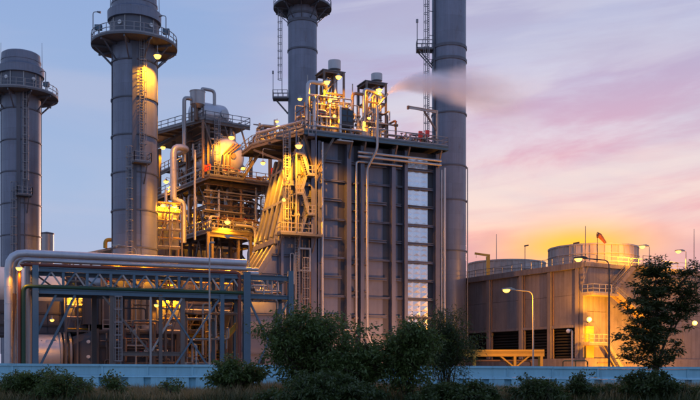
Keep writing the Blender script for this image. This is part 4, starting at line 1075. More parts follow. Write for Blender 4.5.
skid(187, 243, 268, 312, 1.4, 'yellow-lit pipe skid behind the red drop pipe', 54, 1000)
skid(157, 182, 205, 247, 9.0, 'yellow-lit pipe skid high between thick stack and brown frame', 55, 700)
# vessel glowing inside the truss
p = H.world((H.X(110, 7), 7, 0)); t = thing('horizontal_vessel', 'yellow-lit rounded vessel glimpsed through the rack truss near the thick stack', 'vessel', p, H.a)
zz = zY(285, H.depth(H.X(110, 7), 7)); MB().lathe([(.95, -2.4), (.95, 1.8)], 24, 'x', (0, 0, zz)).dome(.95, .5, 24, 5, 'x', (1.8, 0, zz), 1).dome(.95, .5, 24, 5, 'x', (-2.4, 0, zz), -1).build('shell', 'clad_dull', t)
for x in (-1.5, 1.0): MB().box(x, x + .3, -.7, .7, 0, zz - .6).build('saddle', 'steel', t)
# sloping roof behind the rack, left of the thick stack
p = H.world((H.X(70, 16), 16, 0)); t = thing('shed_roof', 'low sloping shed roof with brown trusses behind the pipe rack', 'shed', p, H.a)
xr0 = 0; xr1 = H.X(133, 16) - H.X(70, 16); za, zb = zY(258, p.y), zY(245, p.y + 3)
mb = MB(); mb.prism([(xr0, za), (xr1, zb), (xr1, zb + .3), (xr0, za + .3)][::-1], 0, 9); mb.build('roof', 'steel_pale', t)
for k in range(7):
    x = xr0 + (xr1 - xr0) * k / 6; z = za + (zb - za) * k / 6; MB().ibeam((x, .2, 0), (x, .2, z - .02), .25, .25, .05, up=(0, 1, 0)).build('post', 'steel', t); MB().beam((x, .2, z - 1.2), (x + (xr1) / 6, .2, z + .1), .12).build('brace', 'steel', t)
mb = MB(); mb.box(0, xr1, 8.6, 8.8, 3, za); mb.build('rear_wall', 'casing', t)
pipe('roof_pipe', [(xr1 * .55, -.2, zb - .6), (xr1 * .55, -.2, zb + .5), (xr1 * .95, -.2, zb + .6), (xr1 * .95, -.2, zb - 1)], .26, 'yellow_paint', t, rb=.5)

# ================================================================== COOLING TOWER
C = Fr(585, 115, 31)
ct = thing('cooling_tower', 'long concrete cooling tower with two round fan stacks on its roof', 'cooling tower', C.loc, C.a)
ZR = C.Z(585, 262, 0)
ZP, ZB = 7.55, 3.2
LEN, WID = 41.0, 28.0
MB().box(.6, WID - .6, .5, LEN - .5, ZP - .4, ZR - .5).build('core', 'concrete_dark', ct)
MB().box(.3, WID, .3, LEN, ZR - .5, ZR - .1).build('roof_slab', 'concrete', ct)
MB().box(2.2, WID - 1, 2, LEN - 1, .1, ZP - .4).build('fill', 'void', ct)
for i in range(2): MB().box(-.5 + (0 if i == 0 else 0), WID if i else .0, -.0 if i == 0 else -.5, LEN if i == 0 else -.0, .02, ZB).build('basin_wall', 'concrete', ct)
# long face: columns, panels, louvre slats
cy_ = [0.25] + [C.atx(px, 300, 0).y for px in (579, 551, 522.5, 490, 466)]
while cy_[-1] < LEN - 6: cy_.append(cy_[-1] + 6.2)
for y in cy_: MB().box(-.42, .3, y - .32, y + .32, ZB, ZR - .75).build('column', 'concrete', ct)
MB().box(-.55, .3, -.0, LEN, ZR - .74, ZR).build('parapet_beam', 'concrete', ct)
MB().box(-.25, .3, 0, LEN, ZP - .35, ZP).build('ledge', 'concrete', ct)
for a_, b_ in zip(cy_[:-1], cy_[1:]):
    n = 1
    for k in range(n):
        y0, y1 = a_ + .34 + (b_ - a_ - .68) * k / n, a_ + .34 + (b_ - a_ - .68) * (k + 1) / n
        for (za_, zb_) in ((ZP + .02, 11.4), (11.43, ZR - .76)): MB().box(-.05 + random.uniform(-.02, .02), .28, y0 + .02, y1 - .02, za_, zb_).build('panel', 'concrete', ct)
    MB().tube([(-.14, b_ - .55, ZB), (-.14, b_ - .55, ZR - .8)], .07, 6).build('downpipe', 'pipe_brown', ct)
    for k in range(10):
        z = ZB + .2 + k * .39; MB().add([(.35, a_ + .3, z), (.35, b_ - .3, z), (.85, b_ - .3, z + .28), (.85, a_ + .3, z + .28), (.35, a_ + .3, z - .03), (.35, b_ - .3, z - .03), (.85, b_ - .3, z + .25), (.85, a_ + .3, z + .25)], [(0, 1, 2, 3), (7, 6, 5, 4), (0, 4, 5, 1), (2, 6, 7, 3)]).build('louvre', 'void', ct)
# end face panels
xe_ = [.3 + 4.6 * k for k in range(7)]
for a_, b_ in zip(xe_[:-1], xe_[1:]):
    for (z0, z1) in ((ZB + .02, 9.2), (9.24, ZR - .6)):
        MB().box(a_ + .02, b_ - .02, -.06 + random.uniform(-.02, .02), .45, z0, z1).build('panel', 'concrete', ct)
MB().box(-.2, WID, -.3, .45, ZR - .55, ZR - .02).build('parapet_beam', 'concrete', ct)
railing([(.5, LEN * .9, ZR), (.5, .4, ZR), (WID, .4, ZR)], ct, 1.1, .03, 2.0, 'steel_pale')
# fan stacks
def fan_stack(px, Y, lab):
    c = C.local(W(px, HOR, Y)); r = 6.44; h = 4.0; n = 40
    f = bpy.data.objects.new('fan_stack', None); col.objects.link(f); f.parent = ct; f.location = (c.x, c.y, ZR - .1); f['label'] = lab
    def prof(t): return r * (1 - .012 * t)
    mb = MB(); da = 2 * math.pi / n; m_ = 5
    for j in range(m_ + 1):
        t = j / m_; rr = prof(t)
        for s_ in (-.485, .485): mb.v.append((rr * math.cos(s_ * da), rr * math.sin(s_ * da), h * t))
        for s_ in (-.485, .485): mb.v.append(((rr - .12) * math.cos(s_ * da), (rr - .12) * math.sin(s_ * da), h * t))
    for j in range(m_):
        o_ = 4 * j
        mb.f += [(o_, o_ + 1, o_ + 5, o_ + 4), (o_ + 3, o_ + 2, o_ + 6, o_ + 7), (o_ + 1, o_ + 3, o_ + 7, o_ + 5), (o_ + 2, o_, o_ + 4, o_ + 6)]; mb.sm += [False] * 4
    mb.f.append((4 * m_, 4 * m_ + 1, 4 * m_ + 3, 4 * m_ + 2)); mb.sm.append(False)
    p0 = mb.build('panel', 'fan_grp', f)
    for k in range(1, n): inst(p0, f, (0, 0, 0), k * da)
    rb = MB()
    for k in range(1):
        a = (k + .5) * da
        for j in range(m_):
            ra, rb_ = prof(j / m_) + .04, prof((j + 1) / m_) + .04
            rb.beam((ra * math.cos(a), ra * math.sin(a), h * j / m_), (rb_ * math.cos(a), rb_ * math.sin(a), h * (j + 1) / m_), .08, .12)
    r0_ = rb.build('rib', 'fan_grp', f)
    for k in range(1, n): inst(r0_, f, (0, 0, 0), k * da)
    for (t, hh) in ((1.0, .22), (.68, .12), (.36, .12), (.04, .3)):
        rr = prof(t); MB().lathe([(rr - .1, h * t - hh / 2), (rr + .14, h * t - hh / 2), (rr + .14, h * t + hh / 2), (rr - .1, h * t + hh / 2)], 40).build('hoop', 'fan_grp', f)
    MB().lathe([(.5, h * .5), (.5, h * .7), (.001, h * .75)], 16).build('fan_hub', 'steel_dark', f)
    for k in range(8):
        a = k * math.pi / 4; MB().beam((.4 * math.cos(a), .4 * math.sin(a), h * .6), (5.6 * math.cos(a), 5.6 * math.sin(a), h * .6), .5, .08).build('fan_blade', 'steel_dark', f)
    return f, c
f1, cf1 = fan_stack(506.5, 150.6, 'farther fan stack, mostly grey in shade')
f2, cf2 = fan_stack(593, 132.2, 'nearer fan stack, one side glowing yellow')
# outside stair on the end face
ys0, ys1 = -1.9, -.45
def CA(px, py, c=-1.2): return C.at(px, py, c)
l1a, l1b = CA(587, 293), CA(612, 293)
lz = l1a.z
la = MB().box(l1a.x, l1b.x, -2.3, -.32, lz - .3, lz).build('landing', 'concrete', ct)
railing([(l1a.x, -.4, lz), (l1a.x, -2.25, lz), (l1b.x - 1.2, -2.25, lz)], la, 1.1, .035, 1.0, 'steel_pale')
tu = CA(637, 266); xt = tu.x
stair('stair_flight', (l1b.x - .2, -1.2, lz), (xt, -1.2, ZR + .02), .85, ct, 'concrete', 'concrete', deep=.5)
lt = MB().box(xt, CA(655, 266).x, -2.3, -.32, ZR - .32, ZR + .02).build('landing', 'concrete', ct)
railing([(xt, -2.2, ZR + .02), (CA(655, 266).x, -2.2, ZR + .02), (CA(655, 266).x, -.4, ZR + .02)], lt, 1.1, .04, 1.0, 'steel_pale')
mb = MB(); xq = CA(655, 266).x
mb.prism([(l1b.x + .1, lz - .3), (l1b.x + .1, ZB), (xq - .3, ZB), (xq - .3, ZR - .34), (xt - .1, ZR - .34)], -.31, -.1); mb.build('stair_wall', 'concrete', ct)
l2 = CA(652, 326, -2.0)
stair('stair_flight', (l2.x, -2.25, l2.z), (l1b.x - .3, -2.25, lz), .85, ct, 'yellow_paint', 'concrete', deep=.55)  # stringers coloured yellow to stand for lamplight on this flight
lb = MB().box(l2.x - .1, l2.x + 2.0, -2.4, -.32, l2.z - .3, l2.z).build('landing', 'concrete', ct)
l3a, l3b = CA(584, 343), CA(604, 343)
lc = MB().box(l3a.x + .1, l3b.x, -2.0, -.55, l3a.z - .28, l3a.z).build('landing', 'concrete', ct)
railing([(l3a.x + .15, -.7, l3a.z), (l3a.x + .15, -1.95, l3a.z), (l3b.x, -1.95, l3a.z)], lc, 1.1, .035, .9, 'steel_pale')
stair('stair_flight', (CA(626, 366).x, -1.9, .2), (l3b.x, -1.9, l3a.z), .9, ct, 'concrete', 'concrete', deep=.45)
mb = MB(); p = CA(587, 330, -.3); mb.box(-.1, 1.3, -.30, -.07, 3.1, 7.3); mb.build('doorway', 'yellow_paint', ct)  # yellow surface colour stands in for the glow of the doorway
for z in (2.0, 2.6): MB().beam((l3b.x - .5, -.62, z), (l3b.x + 6, -.62, z), .1).build('wall_pipe', 'pipe_brown', ct)

# roof things
def rod(px, py0, py1, Y, label):
    b = W(px, py1, Y); tpz = W(px, py0, Y); t = thing('lightning_rod', label, 'lightning rod', b, 0, 'lightning rods on the cooling tower')
    h = tpz.z - b.z; MB().lathe([(.16, 0), (.16, .12), (.06, .14), (.05, h * .6), (.035, h), (.001, h)], 8).build('mast', 'rail_steel', t)
    for k in range(3): MB().beam((.3 * math.cos(k * 2.1), .3 * math.sin(k * 2.1), 0), (0, 0, .9), .04).build('stay', 'rail_steel', t)
rod(496.5, 234, 271, 145, 'slim lightning rod standing by the farther fan stack')
rod(585.5, 226, 263, 119.5, 'slim lightning rod at the tower corner by the nearer fan stack')
rod(694, 229, 268, 125.5, 'slim lightning rod on the roof at the far right edge')
def roofpost(px, py0, py1, Y, label, dxh=.7):
    b = W(px, py1, Y); h = W(px, py0, Y).z - b.z; t = thing('roof_floodlight', label, 'lamp', b)
    MB().tube([(0, 0, 0), (0, 0, h)], .05, 6).build('post', 'rail_steel', t)
    mb = MB(); mb.beam((-.1, 0, h), (dxh, -.05, h + .12), .34, .2); mb.build('lamp_head', 'steel_dark', t); MB().box(-.2, .2, -.15, .15, 0, .5).build('base_box', 'steel', t)
roofpost(525, 246, 272, 140, 'unlit floodlight on a thin post before the farther fan stack', .55)
roofpost(574, 243.5, 264, 122, 'small unlit lamp post left of the nearer fan stack', .7)
p = W(488, 276, 136); t = thing('davit_crane', 'yellow davit crane on the tower roof left of the lightning rod', 'crane', p)
h = W(488, 254.5, 136).z - p.z; MB().box(-.28, .28, -.25, .25, 0, h * .9).build('mast', 'yellow_paint', t); mb = MB(); mb.beam((.3, 0, h * .95), (-2.0, 0, h * 1.05), .3); mb.build('boom', 'yellow_paint', t)
MB().tube([(-1.8, 0, h), (-1.8, 0, h - .5)], .03, 6).build('hook_cable', 'steel_dark', t)
b = W(597.5, 262, 116.5); t = thing('windsock', 'orange windsock drooping from a short pole above the nearer fan stack', 'windsock', b)
h = W(597.5, 235, 116.5).z - b.z; MB().tube([(0, 0, 0), (0, 0, h)], .05, 6).build('pole', 'steel_dark', t)
MB().tube([(0, 0, h), (.3, 0, h - .1), (.75, 0, h - .65), (1.05, 0, h - 1.05)], [.36, .33, .22, .17], 12).build('sock', 'orange_cloth', t)
MB().lathe([(.36, -.04), (.40, -.04), (.40, .04), (.36, .04)], 12, 'x', (0, 0, h)).build('hoop', 'steel_dark', t)

# ================================================================== YELLOW SHELTER BY THE TOWER
sh = thing('pipe_shelter', 'yellow flat-roofed pipe shelter on Y-shaped posts before the tower louvres', 'shelter', W(470, HOR, 82), R(-6))
sh.location.z = 0
Lx = 6.6; zr = zY(350.5, 82)
MB().box(-1.5, Lx, -.6, 1.6, zr - .12, zr + .06).build('roof', 'yellow_paint', sh)
MB().ibeam((-1.5, -.55, zr - .35), (Lx, -.55, zr - .35), .2, .4).build('beam', 'yellow_paint', sh); MB().ibeam((-1.5, 1.5, zr - .35), (Lx, 1.5, zr - .35), .2, .4).build('beam', 'yellow_paint', sh)
for x in (.4, 4.0, Lx - .25):
    for y in (-.55, 1.5): MB().ibeam((x, y, 0), (x, y, zr - .55), .22, .22, .05, up=(0, 1, 0)).build('post', 'yellow_paint', sh)
for y in (-.55, 1.5):
    MB().beam((4.0, y, 1.9), (2.7, y, zr - .5), .13).build('brace', 'yellow_paint', sh); MB().beam((4.0, y, 1.9), (5.3, y, zr - .5), .13).build('brace', 'yellow_paint', sh)
for y in (0, .5, 1.0): pipe('pipe', [(-2, y, zr - .9), (Lx - 1, y, zr - .9), (Lx - 1, y, 0)], .12, 'pipe_brown', sh)
# green guard rail
gd = thing('guard_rail', 'low green tube guard rail beside the glowing doorway', 'railing', (W(563, HOR, 88).x, 88, 0))
for z in (1.2, 1.9, 2.6): MB().tube(fillet([(0, 0, z - .4), (0, 0, z), (2.4, 0, z), (2.4, 0, z - .4)], .2), .05, 6).build('rail', 'pipe_green', gd)
for x in (0, 1.2, 2.4): MB().tube([(x, 0, 0), (x, 0, 2.55)], .05, 6).build('post', 'pipe_green', gd)
# white ball-head camera post
b = W(572, HOR, 84); t = thing('camera_post', 'unlit post with a white ball head between shelter and doorway', 'post', (b.x, b.y, 0))
h = zY(331, 84); MB().tube([(0, 0, 0), (0, 0, h)], .09, 8).build('pole', 'steel_pale', t); MB().tube(fillet([(0, 0, h - .1), (0, 0, h + .1), (-.35, 0, h + .1)], .1), .05, 6).build('arm', 'steel_pale', t)
mb = MB(); mb.dome(.2, .2, 12, 5, 'z', (-.35, 0, h), 1).dome(.2, .2, 12, 5, 'z', (-.35, 0, h), -1); mb.build('ball_head', 'white_paint', t)

# ================================================================== LAMPS
S1 = 1.0
def lampH(px, py, c, power, label, **kw): return pendant(H.world(H.at(px, py, c)), power, label, **kw)
def lampS(px, py, c, power, label, **kw): return pendant(S.world(S.at(px, py, c)), power, label, **kw)
def lampW(px, py, Y, power, label, **kw): return pendant(W(px, py, Y), power, label, **kw)
# thick stack: lamp under its platform
lampW(157.5, 56, 107.0, 8500, 'lit lamp hanging under the thick stack\'s round platform', drop=.9, s=1.15)
lampH(298.8, 146, -4.0, 7000, 'lit lamp under the roof platform\'s corner above the yellow slope', drop=.9, s=1.1, arm=(.3, 2.6), aim=(-.1, .35, -1))
lampW(327, 82, 112.6, 1100, 'lit lamp at the swan-neck pipe beside the larger vent', drop=.3, arm=(.4, .6))
lampW(338.5, 77, 112.8, 1100, 'lit lamp on the face of the larger vent', drop=.2, arm=(0, .5))
lampW(330, 101, 112.6, 700, 'lit lamp low inside the larger vent frame', s=.7, drop=.3, arm=(0, .5))
lampW(379, 90, 116.0, 900, 'lit lamp on the face of the smaller vent beside the plume', aim=None, drop=.2, arm=(0, .5))
lampW(300, 99, 150.5, 160, 'lit lamp halfway up the narrow stack behind the boiler', drop=.3, arm=(.2, 4.5))
lampW(334.5, 116, 112.4, 500, 'lit lamp down among the roof valves', s=.6, drop=.2)
lampW(277, 121.5, 116.0, 500, 'lit lamp over the header on the boiler roof\'s left edge', s=.6, drop=.2)
lampW(369, 118, 114.8, 500, 'lit lamp at the smaller vent\'s foot', s=.6, drop=.2)
# drum structure
lampW(231.5, 137.5, 122.6, 2600, 'lit lamp above the large shiny drum end', aim=(0, .7, -.8), drop=.4, arm=(.3, 1.5), s=1.1)
lampW(163, 147.5, 138.0, 1300, 'lit lamp in the open beside the thick stack\'s ladder', drop=.3, arm=(1.5, .6))
lampW(166, 181.5, 134.0, 1800, 'lit lamp low at the frame\'s left by the lagged pipe', drop=.3, arm=(.6, .6))
lampW(227.5, 222, 121.0, 2200, 'lit lamp under the drum platform above the lower platform', drop=.3, s=1.1, arm=(0, .6))
lampW(243, 168, 132.0, 2600, 'lit lamp behind the large shiny drum near the open stair', drop=.3)
lampS(176, 198, 12.4, 4500, 'assumed lit lamp inside the frame that lights the rear casing', s=.8, drop=.4)  # assumed lamp, put in for the yellow light on the rear casing
lampS(205, 205, 12.4, 3500, 'assumed lit lamp deep inside the frame behind its middle column', s=.7, drop=.4)  # assumed as well, adds yellow light deeper in the frame
lampH(263, 163, 3.5, 8500, 'lit lamp under the roof platform\'s left side over the sloped ribs', drop=1.6, s=.8, arm=(1.5, 1.0))  # assumed lamp, unseen, added so the sloped ribs catch yellow light
lampH(284, 200, -3.4, 3000, 'added lamp above the boiler walkway that lights the lower stair flights', s=.6, drop=.2, arm=(.3, 1.6), aim=(.15, .5, -.8))  # added lamp, put in to carry the yellow light down the stair
# pipe rack and turbine
lampW(19, 268, 84.0, 300, 'lit lamp on the riser pipes at the rack\'s left end', s=.8, drop=.2, arm=(.3, .6))
lampW(156.5, 305, 92.0, 120, 'small orange lamp under the rack by the dark duct', s=.7, drop=.3)
lampH(76, 301, 10.6, 1500, 'assumed lit lamp in the pipe gallery right of the ringed cylinder', s=.6, drop=.3)  # gallery lamps assumed, placed to light the pipes and wall behind yellow
lampH(118, 276, 10.6, 1300, 'assumed lit lamp behind the truss close to the thick stack', s=.6, drop=.3)  # assumed lamp, added for yellow light through the truss
lampH(172, 280, 10.6, 1700, 'lit lamp in the gallery behind the rack\'s middle', s=.6, drop=.3)  # assumed gallery lamp, added to light the back wall
lampH(172, 308, 10.6, 1300, 'assumed lit lamp low in the gallery behind the thin pale post', s=.6, drop=.3)  # assumed lamp, added for the low yellow patch
lampH(212, 284, 10.6, 1500, 'assumed lit lamp in the gallery near the red pipe', s=.6, drop=.3)  # assumed lamp, added for yellow light behind the pipe
lampW(52, 320, 95.5, 420, 'lit lamp over the ringed turbine cylinder', s=.6, drop=.3)
lampW(262, 288, 108.0, 700, 'lit lamp beside the boiler inlet at the rack\'s right end', s=.6, drop=.3)
# cooling tower lamps
streetlamp((W(533, HOR, 74).x, 74, 0), zY(300, 74), (W(510, HOR, 73).x - W(533, HOR, 74).x, -.6, zY(290, 74) - zY(300, 74)), 'lit street lamp on a slim pole before the tower\'s long wall', 2600, s=1.4, aim=(.9, .8, -.4), cone=112)
streetlamp((W(609, HOR, 70).x, 70, 0), zY(268, 70), (W(583, HOR, 69).x - W(609, HOR, 70).x, -.5, zY(259, 70) - zY(268, 70)), 'lit street lamp on a tall dark pole before the tower\'s corner', 260, m='steel_dark', s=1.4, aim=(.4, .8, -.8), cone=120)
streetlamp((W(650, HOR, 119).x, 119.2, ZR), zY(247, 119) - ZR, (-.7, -.1, .15), 'lit roof lamp beside the stair head, right of the fan stack', 4800, s=1.7, aim=(-1, .7, -.5), cone=160)
streetlamp((W(686, HOR, 122.5).x, 122.5, ZR), zY(252, 122.5) - ZR, (-.8, -.1, .15), 'lit roof lamp nearest the photo\'s right edge', 1500, s=1.7)
def walllamp(px, py, Y, power, label, s=1.0):
    p = W(px, py, Y); t = thing('wall_lamp', label, 'lamp', p)
    mb = MB(); mb.dome(.22 * s, .2 * s, 14, 5, 'y', (0, 0, 0), -1).lathe([(.22 * s, 0), (.24 * s, .1 * s)], 14, 'y'); mb.build('glass', 'sodium_glow', t)
    MB().lathe([(.25 * s, .1 * s), (.2 * s, .3 * s), (.001, .34 * s)], 14, 'y').tube(fillet([(0, .2, 0), (0, 1.0, .1), (0, 1.0, -.4)], .2), .05, 6).build('housing', 'steel_dark', t)
    lampsrc((0, -1.1, -.1), power, t)
walllamp(695, 323, 112.5, 2600, 'dazzling lit wall lamp at the photo\'s right edge beside the tree', 1.25)
walllamp(589.5, 319.5, 111.8, 4600, 'lit wall lamp above the glowing doorway on the tower end', 1.3)
p = W(654, 352, 109.5); t = thing('assumed_ground_floodlight', 'assumed lit floodlight on the ground behind the tall tree', 'lamp', (p.x, p.y, 0)); MB().box(-.3, .3, -.2, .2, .1, .7).build('housing', 'steel_dark', t); MB().box(-.25, .25, .2, .22, .15, .65).build('glass', 'sodium_glow', t); lampsrc((0, .6, .9), 8000, t, spot=((0, 1, .55), 130))  # assumed floodlight, unseen, added for the yellow light behind the tree
# assumed yard floodlights, unseen behind the shrubs, added to light the boiler's lower face
for (px, Y, pw, am, lb) in ((452, 104, 6000, (-.7, .75, .04), 'assumed yard floodlight on a short post behind the dark shrub at the tallest stack'), (372, 100, 350, (0, 1, .05), 'assumed yard floodlight on a short post behind the middle shrubs'), (262, 101, 240, (.35, 1, .15), 'yard floodlight on a short post at the rack\'s right end')):
    p = W(px, HOR, Y); t = thing('assumed_yard_floodlight', lb, 'lamp', (p.x, Y, 0)); MB().tube([(0, 0, 0), (0, 0, 2.4)], .07, 8).build('post', 'steel_pale', t)
    MB().box(-.35, .35, -.2, .12, 2.4, 2.9).build('housing', 'steel_dark', t); MB().box(-.3, .3, .12, .15, 2.45, 2.85).build('glass', 'sodium_glow', t); lampsrc((0, .7, 2.8), pw, t, (1.0, .42, .19), spot=(am, 95))
# unlit street lamp in front of the rack
streetlamp((W(209.5, HOR, 80).x, 80, 0), zY(246, 80), (.25, -.2, .3), 'thin unlit grey pole before the rack\'s right half', 0, lit=False, m='steel_pale', s=.7)
streetlamp((W(249, HOR, 97).x, 97, 0), zY(247, 97), (W(229, HOR, 96).x - W(249, HOR, 97).x, -.5, zY(237, 97) - zY(247, 97)), 'unlit street lamp with a pale head above the lagged pipe end', 0, lit=False, m='steel_pale', s=1.2)
streetlamp((W(136, HOR, 97).x, 97, 0), zY(255, 97), (W(116, HOR, 96).x - W(136, HOR, 97).x, -.5, zY(246, 97) - zY(255, 97)), 'unlit street lamp with a pale head beside the thick stack\'s foot', 0, lit=False, m='steel_pale', s=1.2)

# ================================================================== STEAM PLUME
def plume():
    L = 24.0
    o_ = STEAM
    t = MB(); t.box(-.3, L, -5.0, 5.0, -7.5, 6.0)
    m = bpy.data.materials.new('steam'); m.use_nodes = True; nt = m.node_tree; nt.nodes.clear(); q = NT(nt)
    po = q.n('ShaderNodeTexCoord').outputs['Object']; x, y, z = q.sep(po)[:3]
    # centre line: rises then levels out and sinks slightly
    zc_ = q.m('SUBTRACT', q.m('MULTIPLY', q.m('SUBTRACT', 1.0, q.m('EXPONENT', q.m('MULTIPLY', x, -.5))), 1.9), q.m('MULTIPLY', q.m('MULTIPLY', x, x), .008))
    wob = q.m('MULTIPLY', q.m('SUBTRACT', q.noise(q.xyz(q.m('MULTIPLY', x, .35), y, z), .5, 3.0), .5), q.m('MULTIPLY', x, .16))
    zc_ = q.m('ADD', zc_, wob)
    rr = q.m('ADD', .22, q.m('MULTIPLY', q.m('POWER', q.m('MAXIMUM', x, 0.0), .85), .42))
    dzv = q.m('SUBTRACT', z, zc_)
    dist = q.m('DIVIDE', q.m('SQRT', q.m('ADD', q.m('MULTIPLY', y, y), q.m('MULTIPLY', dzv, dzv))), rr)
    core = q.sstep(dist, 1.0, 0.0)
    nz = q.noise(q.xyz(q.m('MULTIPLY', x, .35), y, z), .9, 5.0, .6, .3)
    nz = q.sstep(nz, .25, .75)
    fade = q.m('MULTIPLY', q.sstep(x, 21.0, 4.0), q.sstep(x, -.2, .3))
    dens = q.m('MULTIPLY', q.m('MULTIPLY', core, q.m('ADD', .25, nz)), q.m('MULTIPLY', fade, q.m('DIVIDE', 5.0, rr)))
    v = q.n('ShaderNodeVolumePrincipled'); v.inputs['Color'].default_value = (1.0, .985, .99, 1); v.inputs['Anisotropy'].default_value = .35
    q.put(v.inputs['Density'], dens)
    oo = q.n('ShaderNodeOutputMaterial'); q.put(oo.inputs['Volume'], v.outputs[0])
    ob = t.build('steam_plume', m); ob.location = o_; ob.rotation_euler = (0, 0, R(6))
    tag(ob, 'pinkish steam plume drifting from the smaller vent across the tallest stack', 'steam', kind='stuff')
plume()

# ================================================================== VEGETATION
def leaves_mesh(name, P, N, L, Wd, mt, parent, seed, droop=.3):
    """P: (n,3) leaf bases, N: (n,3) leaf directions"""
    rg = np.random.default_rng(seed); n = len(P)
    N = N / np.linalg.norm(N, axis=1, keepdims=True)
    up = rg.normal(size=(n, 3)); up[:, 2] += 1.0
    sd_ = np.cross(N, up); sd_ /= np.linalg.norm(sd_, axis=1, keepdims=True) + 1e-9
    ln = (L * rg.uniform(.5, 1.55, n))[:, None]; wd = (Wd * rg.uniform(.7, 1.2, n))[:, None]
    tip = P + N * ln; tip[:, 2] -= (ln[:, 0] * droop)
    mid = P + N * ln * .5; mid[:, 2] -= ln[:, 0] * droop * .2
    V = np.empty((n, 4, 3)); V[:, 0] = P; V[:, 1] = mid + sd_ * wd * .5; V[:, 2] = tip; V[:, 3] = mid - sd_ * wd * .5
    me = bpy.data.meshes.new(name); me.vertices.add(4 * n); me.loops.add(4 * n); me.polygons.add(n)
    me.vertices.foreach_set('co', V.reshape(-1)); me.loops.foreach_set('vertex_index', np.arange(4 * n, dtype=np.int32))
    me.polygons.foreach_set('loop_start', np.arange(0, 4 * n, 4, dtype=np.int32)); me.polygons.foreach_set('loop_total', np.full(n, 4, dtype=np.int32))
    me.update(calc_edges=True); me.materials.append(MATS[mt]); ob = bpy.data.objects.new(name, me); col.objects.link(ob); ob.parent = parent
    return ob
def grow(rg, wood, tips, p, d_, ln, r_, depth, flat, spread, nk):
    pts = [p]; q = p
    for k in range(3):
        d_ = (d_ + Vector((rg.gauss(0, .16), rg.gauss(0, .16), rg.gauss(0, .10)))).normalized(); q = q + d_ * (ln / 3); pts.append(q)
    wood.tube(pts, [r_, r_ * .9, r_ * .75, r_ * .6], 5 if depth < 2 else 4, caps=False)
    if depth <= 1: tips.extend([(pts[1], d_), (pts[2], d_), (pts[3], d_)])
    if depth == 0: return
    for k in range(nk):
        a = rg.uniform(0, 2 * math.pi); nd = Vector((math.cos(a), math.sin(a), rg.uniform(-.1, .5) * (1 - flat)))
        nd = (d_ * (1 - spread) + nd * spread).normalized()
        if flat: nd.z *= (1 - flat * .6); nd.normalize()
        grow(rg, wood, tips, pts[rg.choice((2, 3, 3))], nd, ln * rg.uniform(.55, .85), r_ * .6, depth - 1, flat, spread, nk)
def shrub(name, label, px, Y, pyt, wpx, seed, mt='leaf_bush', cat='shrub', nl=9000, lsz=.19, stems=9, group=None, leafw=.5, low=0.0):
    rg = random.Random(seed); b = W(px, HOR, Y); h = zY(pyt, Y); rx = wpx / 2 * Y / FPX
    t = thing(name, label, cat, (b.x, Y, 0), 0, group)
    wood = MB(); tips = []
    for k in range(stems):
        a = 2 * math.pi * k / stems + rg.uniform(-.3, .3); lean = rg.uniform(.1, .95)
        d_ = Vector((math.cos(a) * lean * rx / h * 1.35, math.sin(a) * lean * .5 * rx / h * 1.35, 1)).normalized()
        grow(rg, wood, tips, Vector((rg.uniform(-.25, .25) * rx, rg.uniform(-.2, .2), 0)), d_, h * rg.uniform(.36, .56) * (1.05 - .35 * lean), .03 + h * .008, 3, 0.0, .55, 3)
    T_ = np.array([tuple(p) for p, d_ in tips]); D_ = np.array([tuple(d_) for p, d_ in tips])
    kx = rx * .92 / np.percentile(np.abs(T_[:, 0]), 96); kz = h * .95 / np.percentile(T_[:, 2], 98.5)
    K3 = np.array([kx, kx * .85, kz]); T_ = T_ * K3
    wood.v = [(x * kx, y * kx * .85, z * kz) for x, y, z in wood.v]
    wood.build('stems', 'bark', t)
    gf = np.random.default_rng(seed + 99); nf = int(len(T_) * .22); v_ = gf.normal(size=(nf, 3)); v_ /= np.linalg.norm(v_, axis=1, keepdims=True)
    v_ *= gf.uniform(.45, .95, (nf, 1)); F_ = v_ * np.array([rx, rx * .7, h * .42]) + np.array([0, 0, h * .46]); F_[:, :2] *= (1 + .22 * np.sin(F_[:, 2:3] * 3.1 + seed))
    T_ = np.vstack([T_, F_]); D_ = np.vstack([D_, v_ + np.array([0, 0, .3])])
    g_ = np.random.default_rng(seed); sel = g_.permutation(len(T_))[:max(40, int(len(T_) * .42))]; i = sel[g_.integers(0, len(sel), nl)]
    P = T_[i] + g_.normal(size=(nl, 3)) * np.array([.13, .13, .11]) * (h / 4.0 + .35)
    P[:, 2] = np.maximum(P[:, 2], .05)
    N = D_[i] * .7 + g_.normal(size=(nl, 3)) * .7
    leaves_mesh('foliage', P, N, lsz, lsz * leafw, mt, t, seed)
    return t
GB = 'shrubs in front of the blue wall'
shrub('shrub', 'broad dark green shrub before the wall, taller of the central clump', 305, 46, 310, 78, 1, nl=19000, group=GB, stems=14)
shrub('shrub', 'rounded green shrub at the central clump\'s right, below the thin grey riser', 352, 45, 334, 62, 2, nl=11000, group=GB, stems=11)
shrub('shrub', 'lighter green shrub between the central clump and the dark feathery one', 408, 44, 321, 54, 3, nl=12500, group=GB, stems=11)
shrub('shrub', 'dark feathery shrub at the foot of the tallest stack', 446, 49, 307, 60, 4, 'leaf_dark', nl=13000, lsz=.2, leafw=.22, group=GB, stems=12)
shrub('shrub', 'low green shrub before the wall left of the central clump', 235, 47, 359, 52, 5, nl=7000, group=GB, stems=9)
shrub('shrub', 'low spreading shrub hugging the bottom below the central clump', 322, 41, 374, 110, 6, 'leaf_dark', nl=13000, group=GB, stems=14)
shrub('shrub', 'low dark shrub filling the bottom below the feathery shrub', 452, 42, 383, 84, 7, 'leaf_dark', nl=9000, group=GB, stems=12)
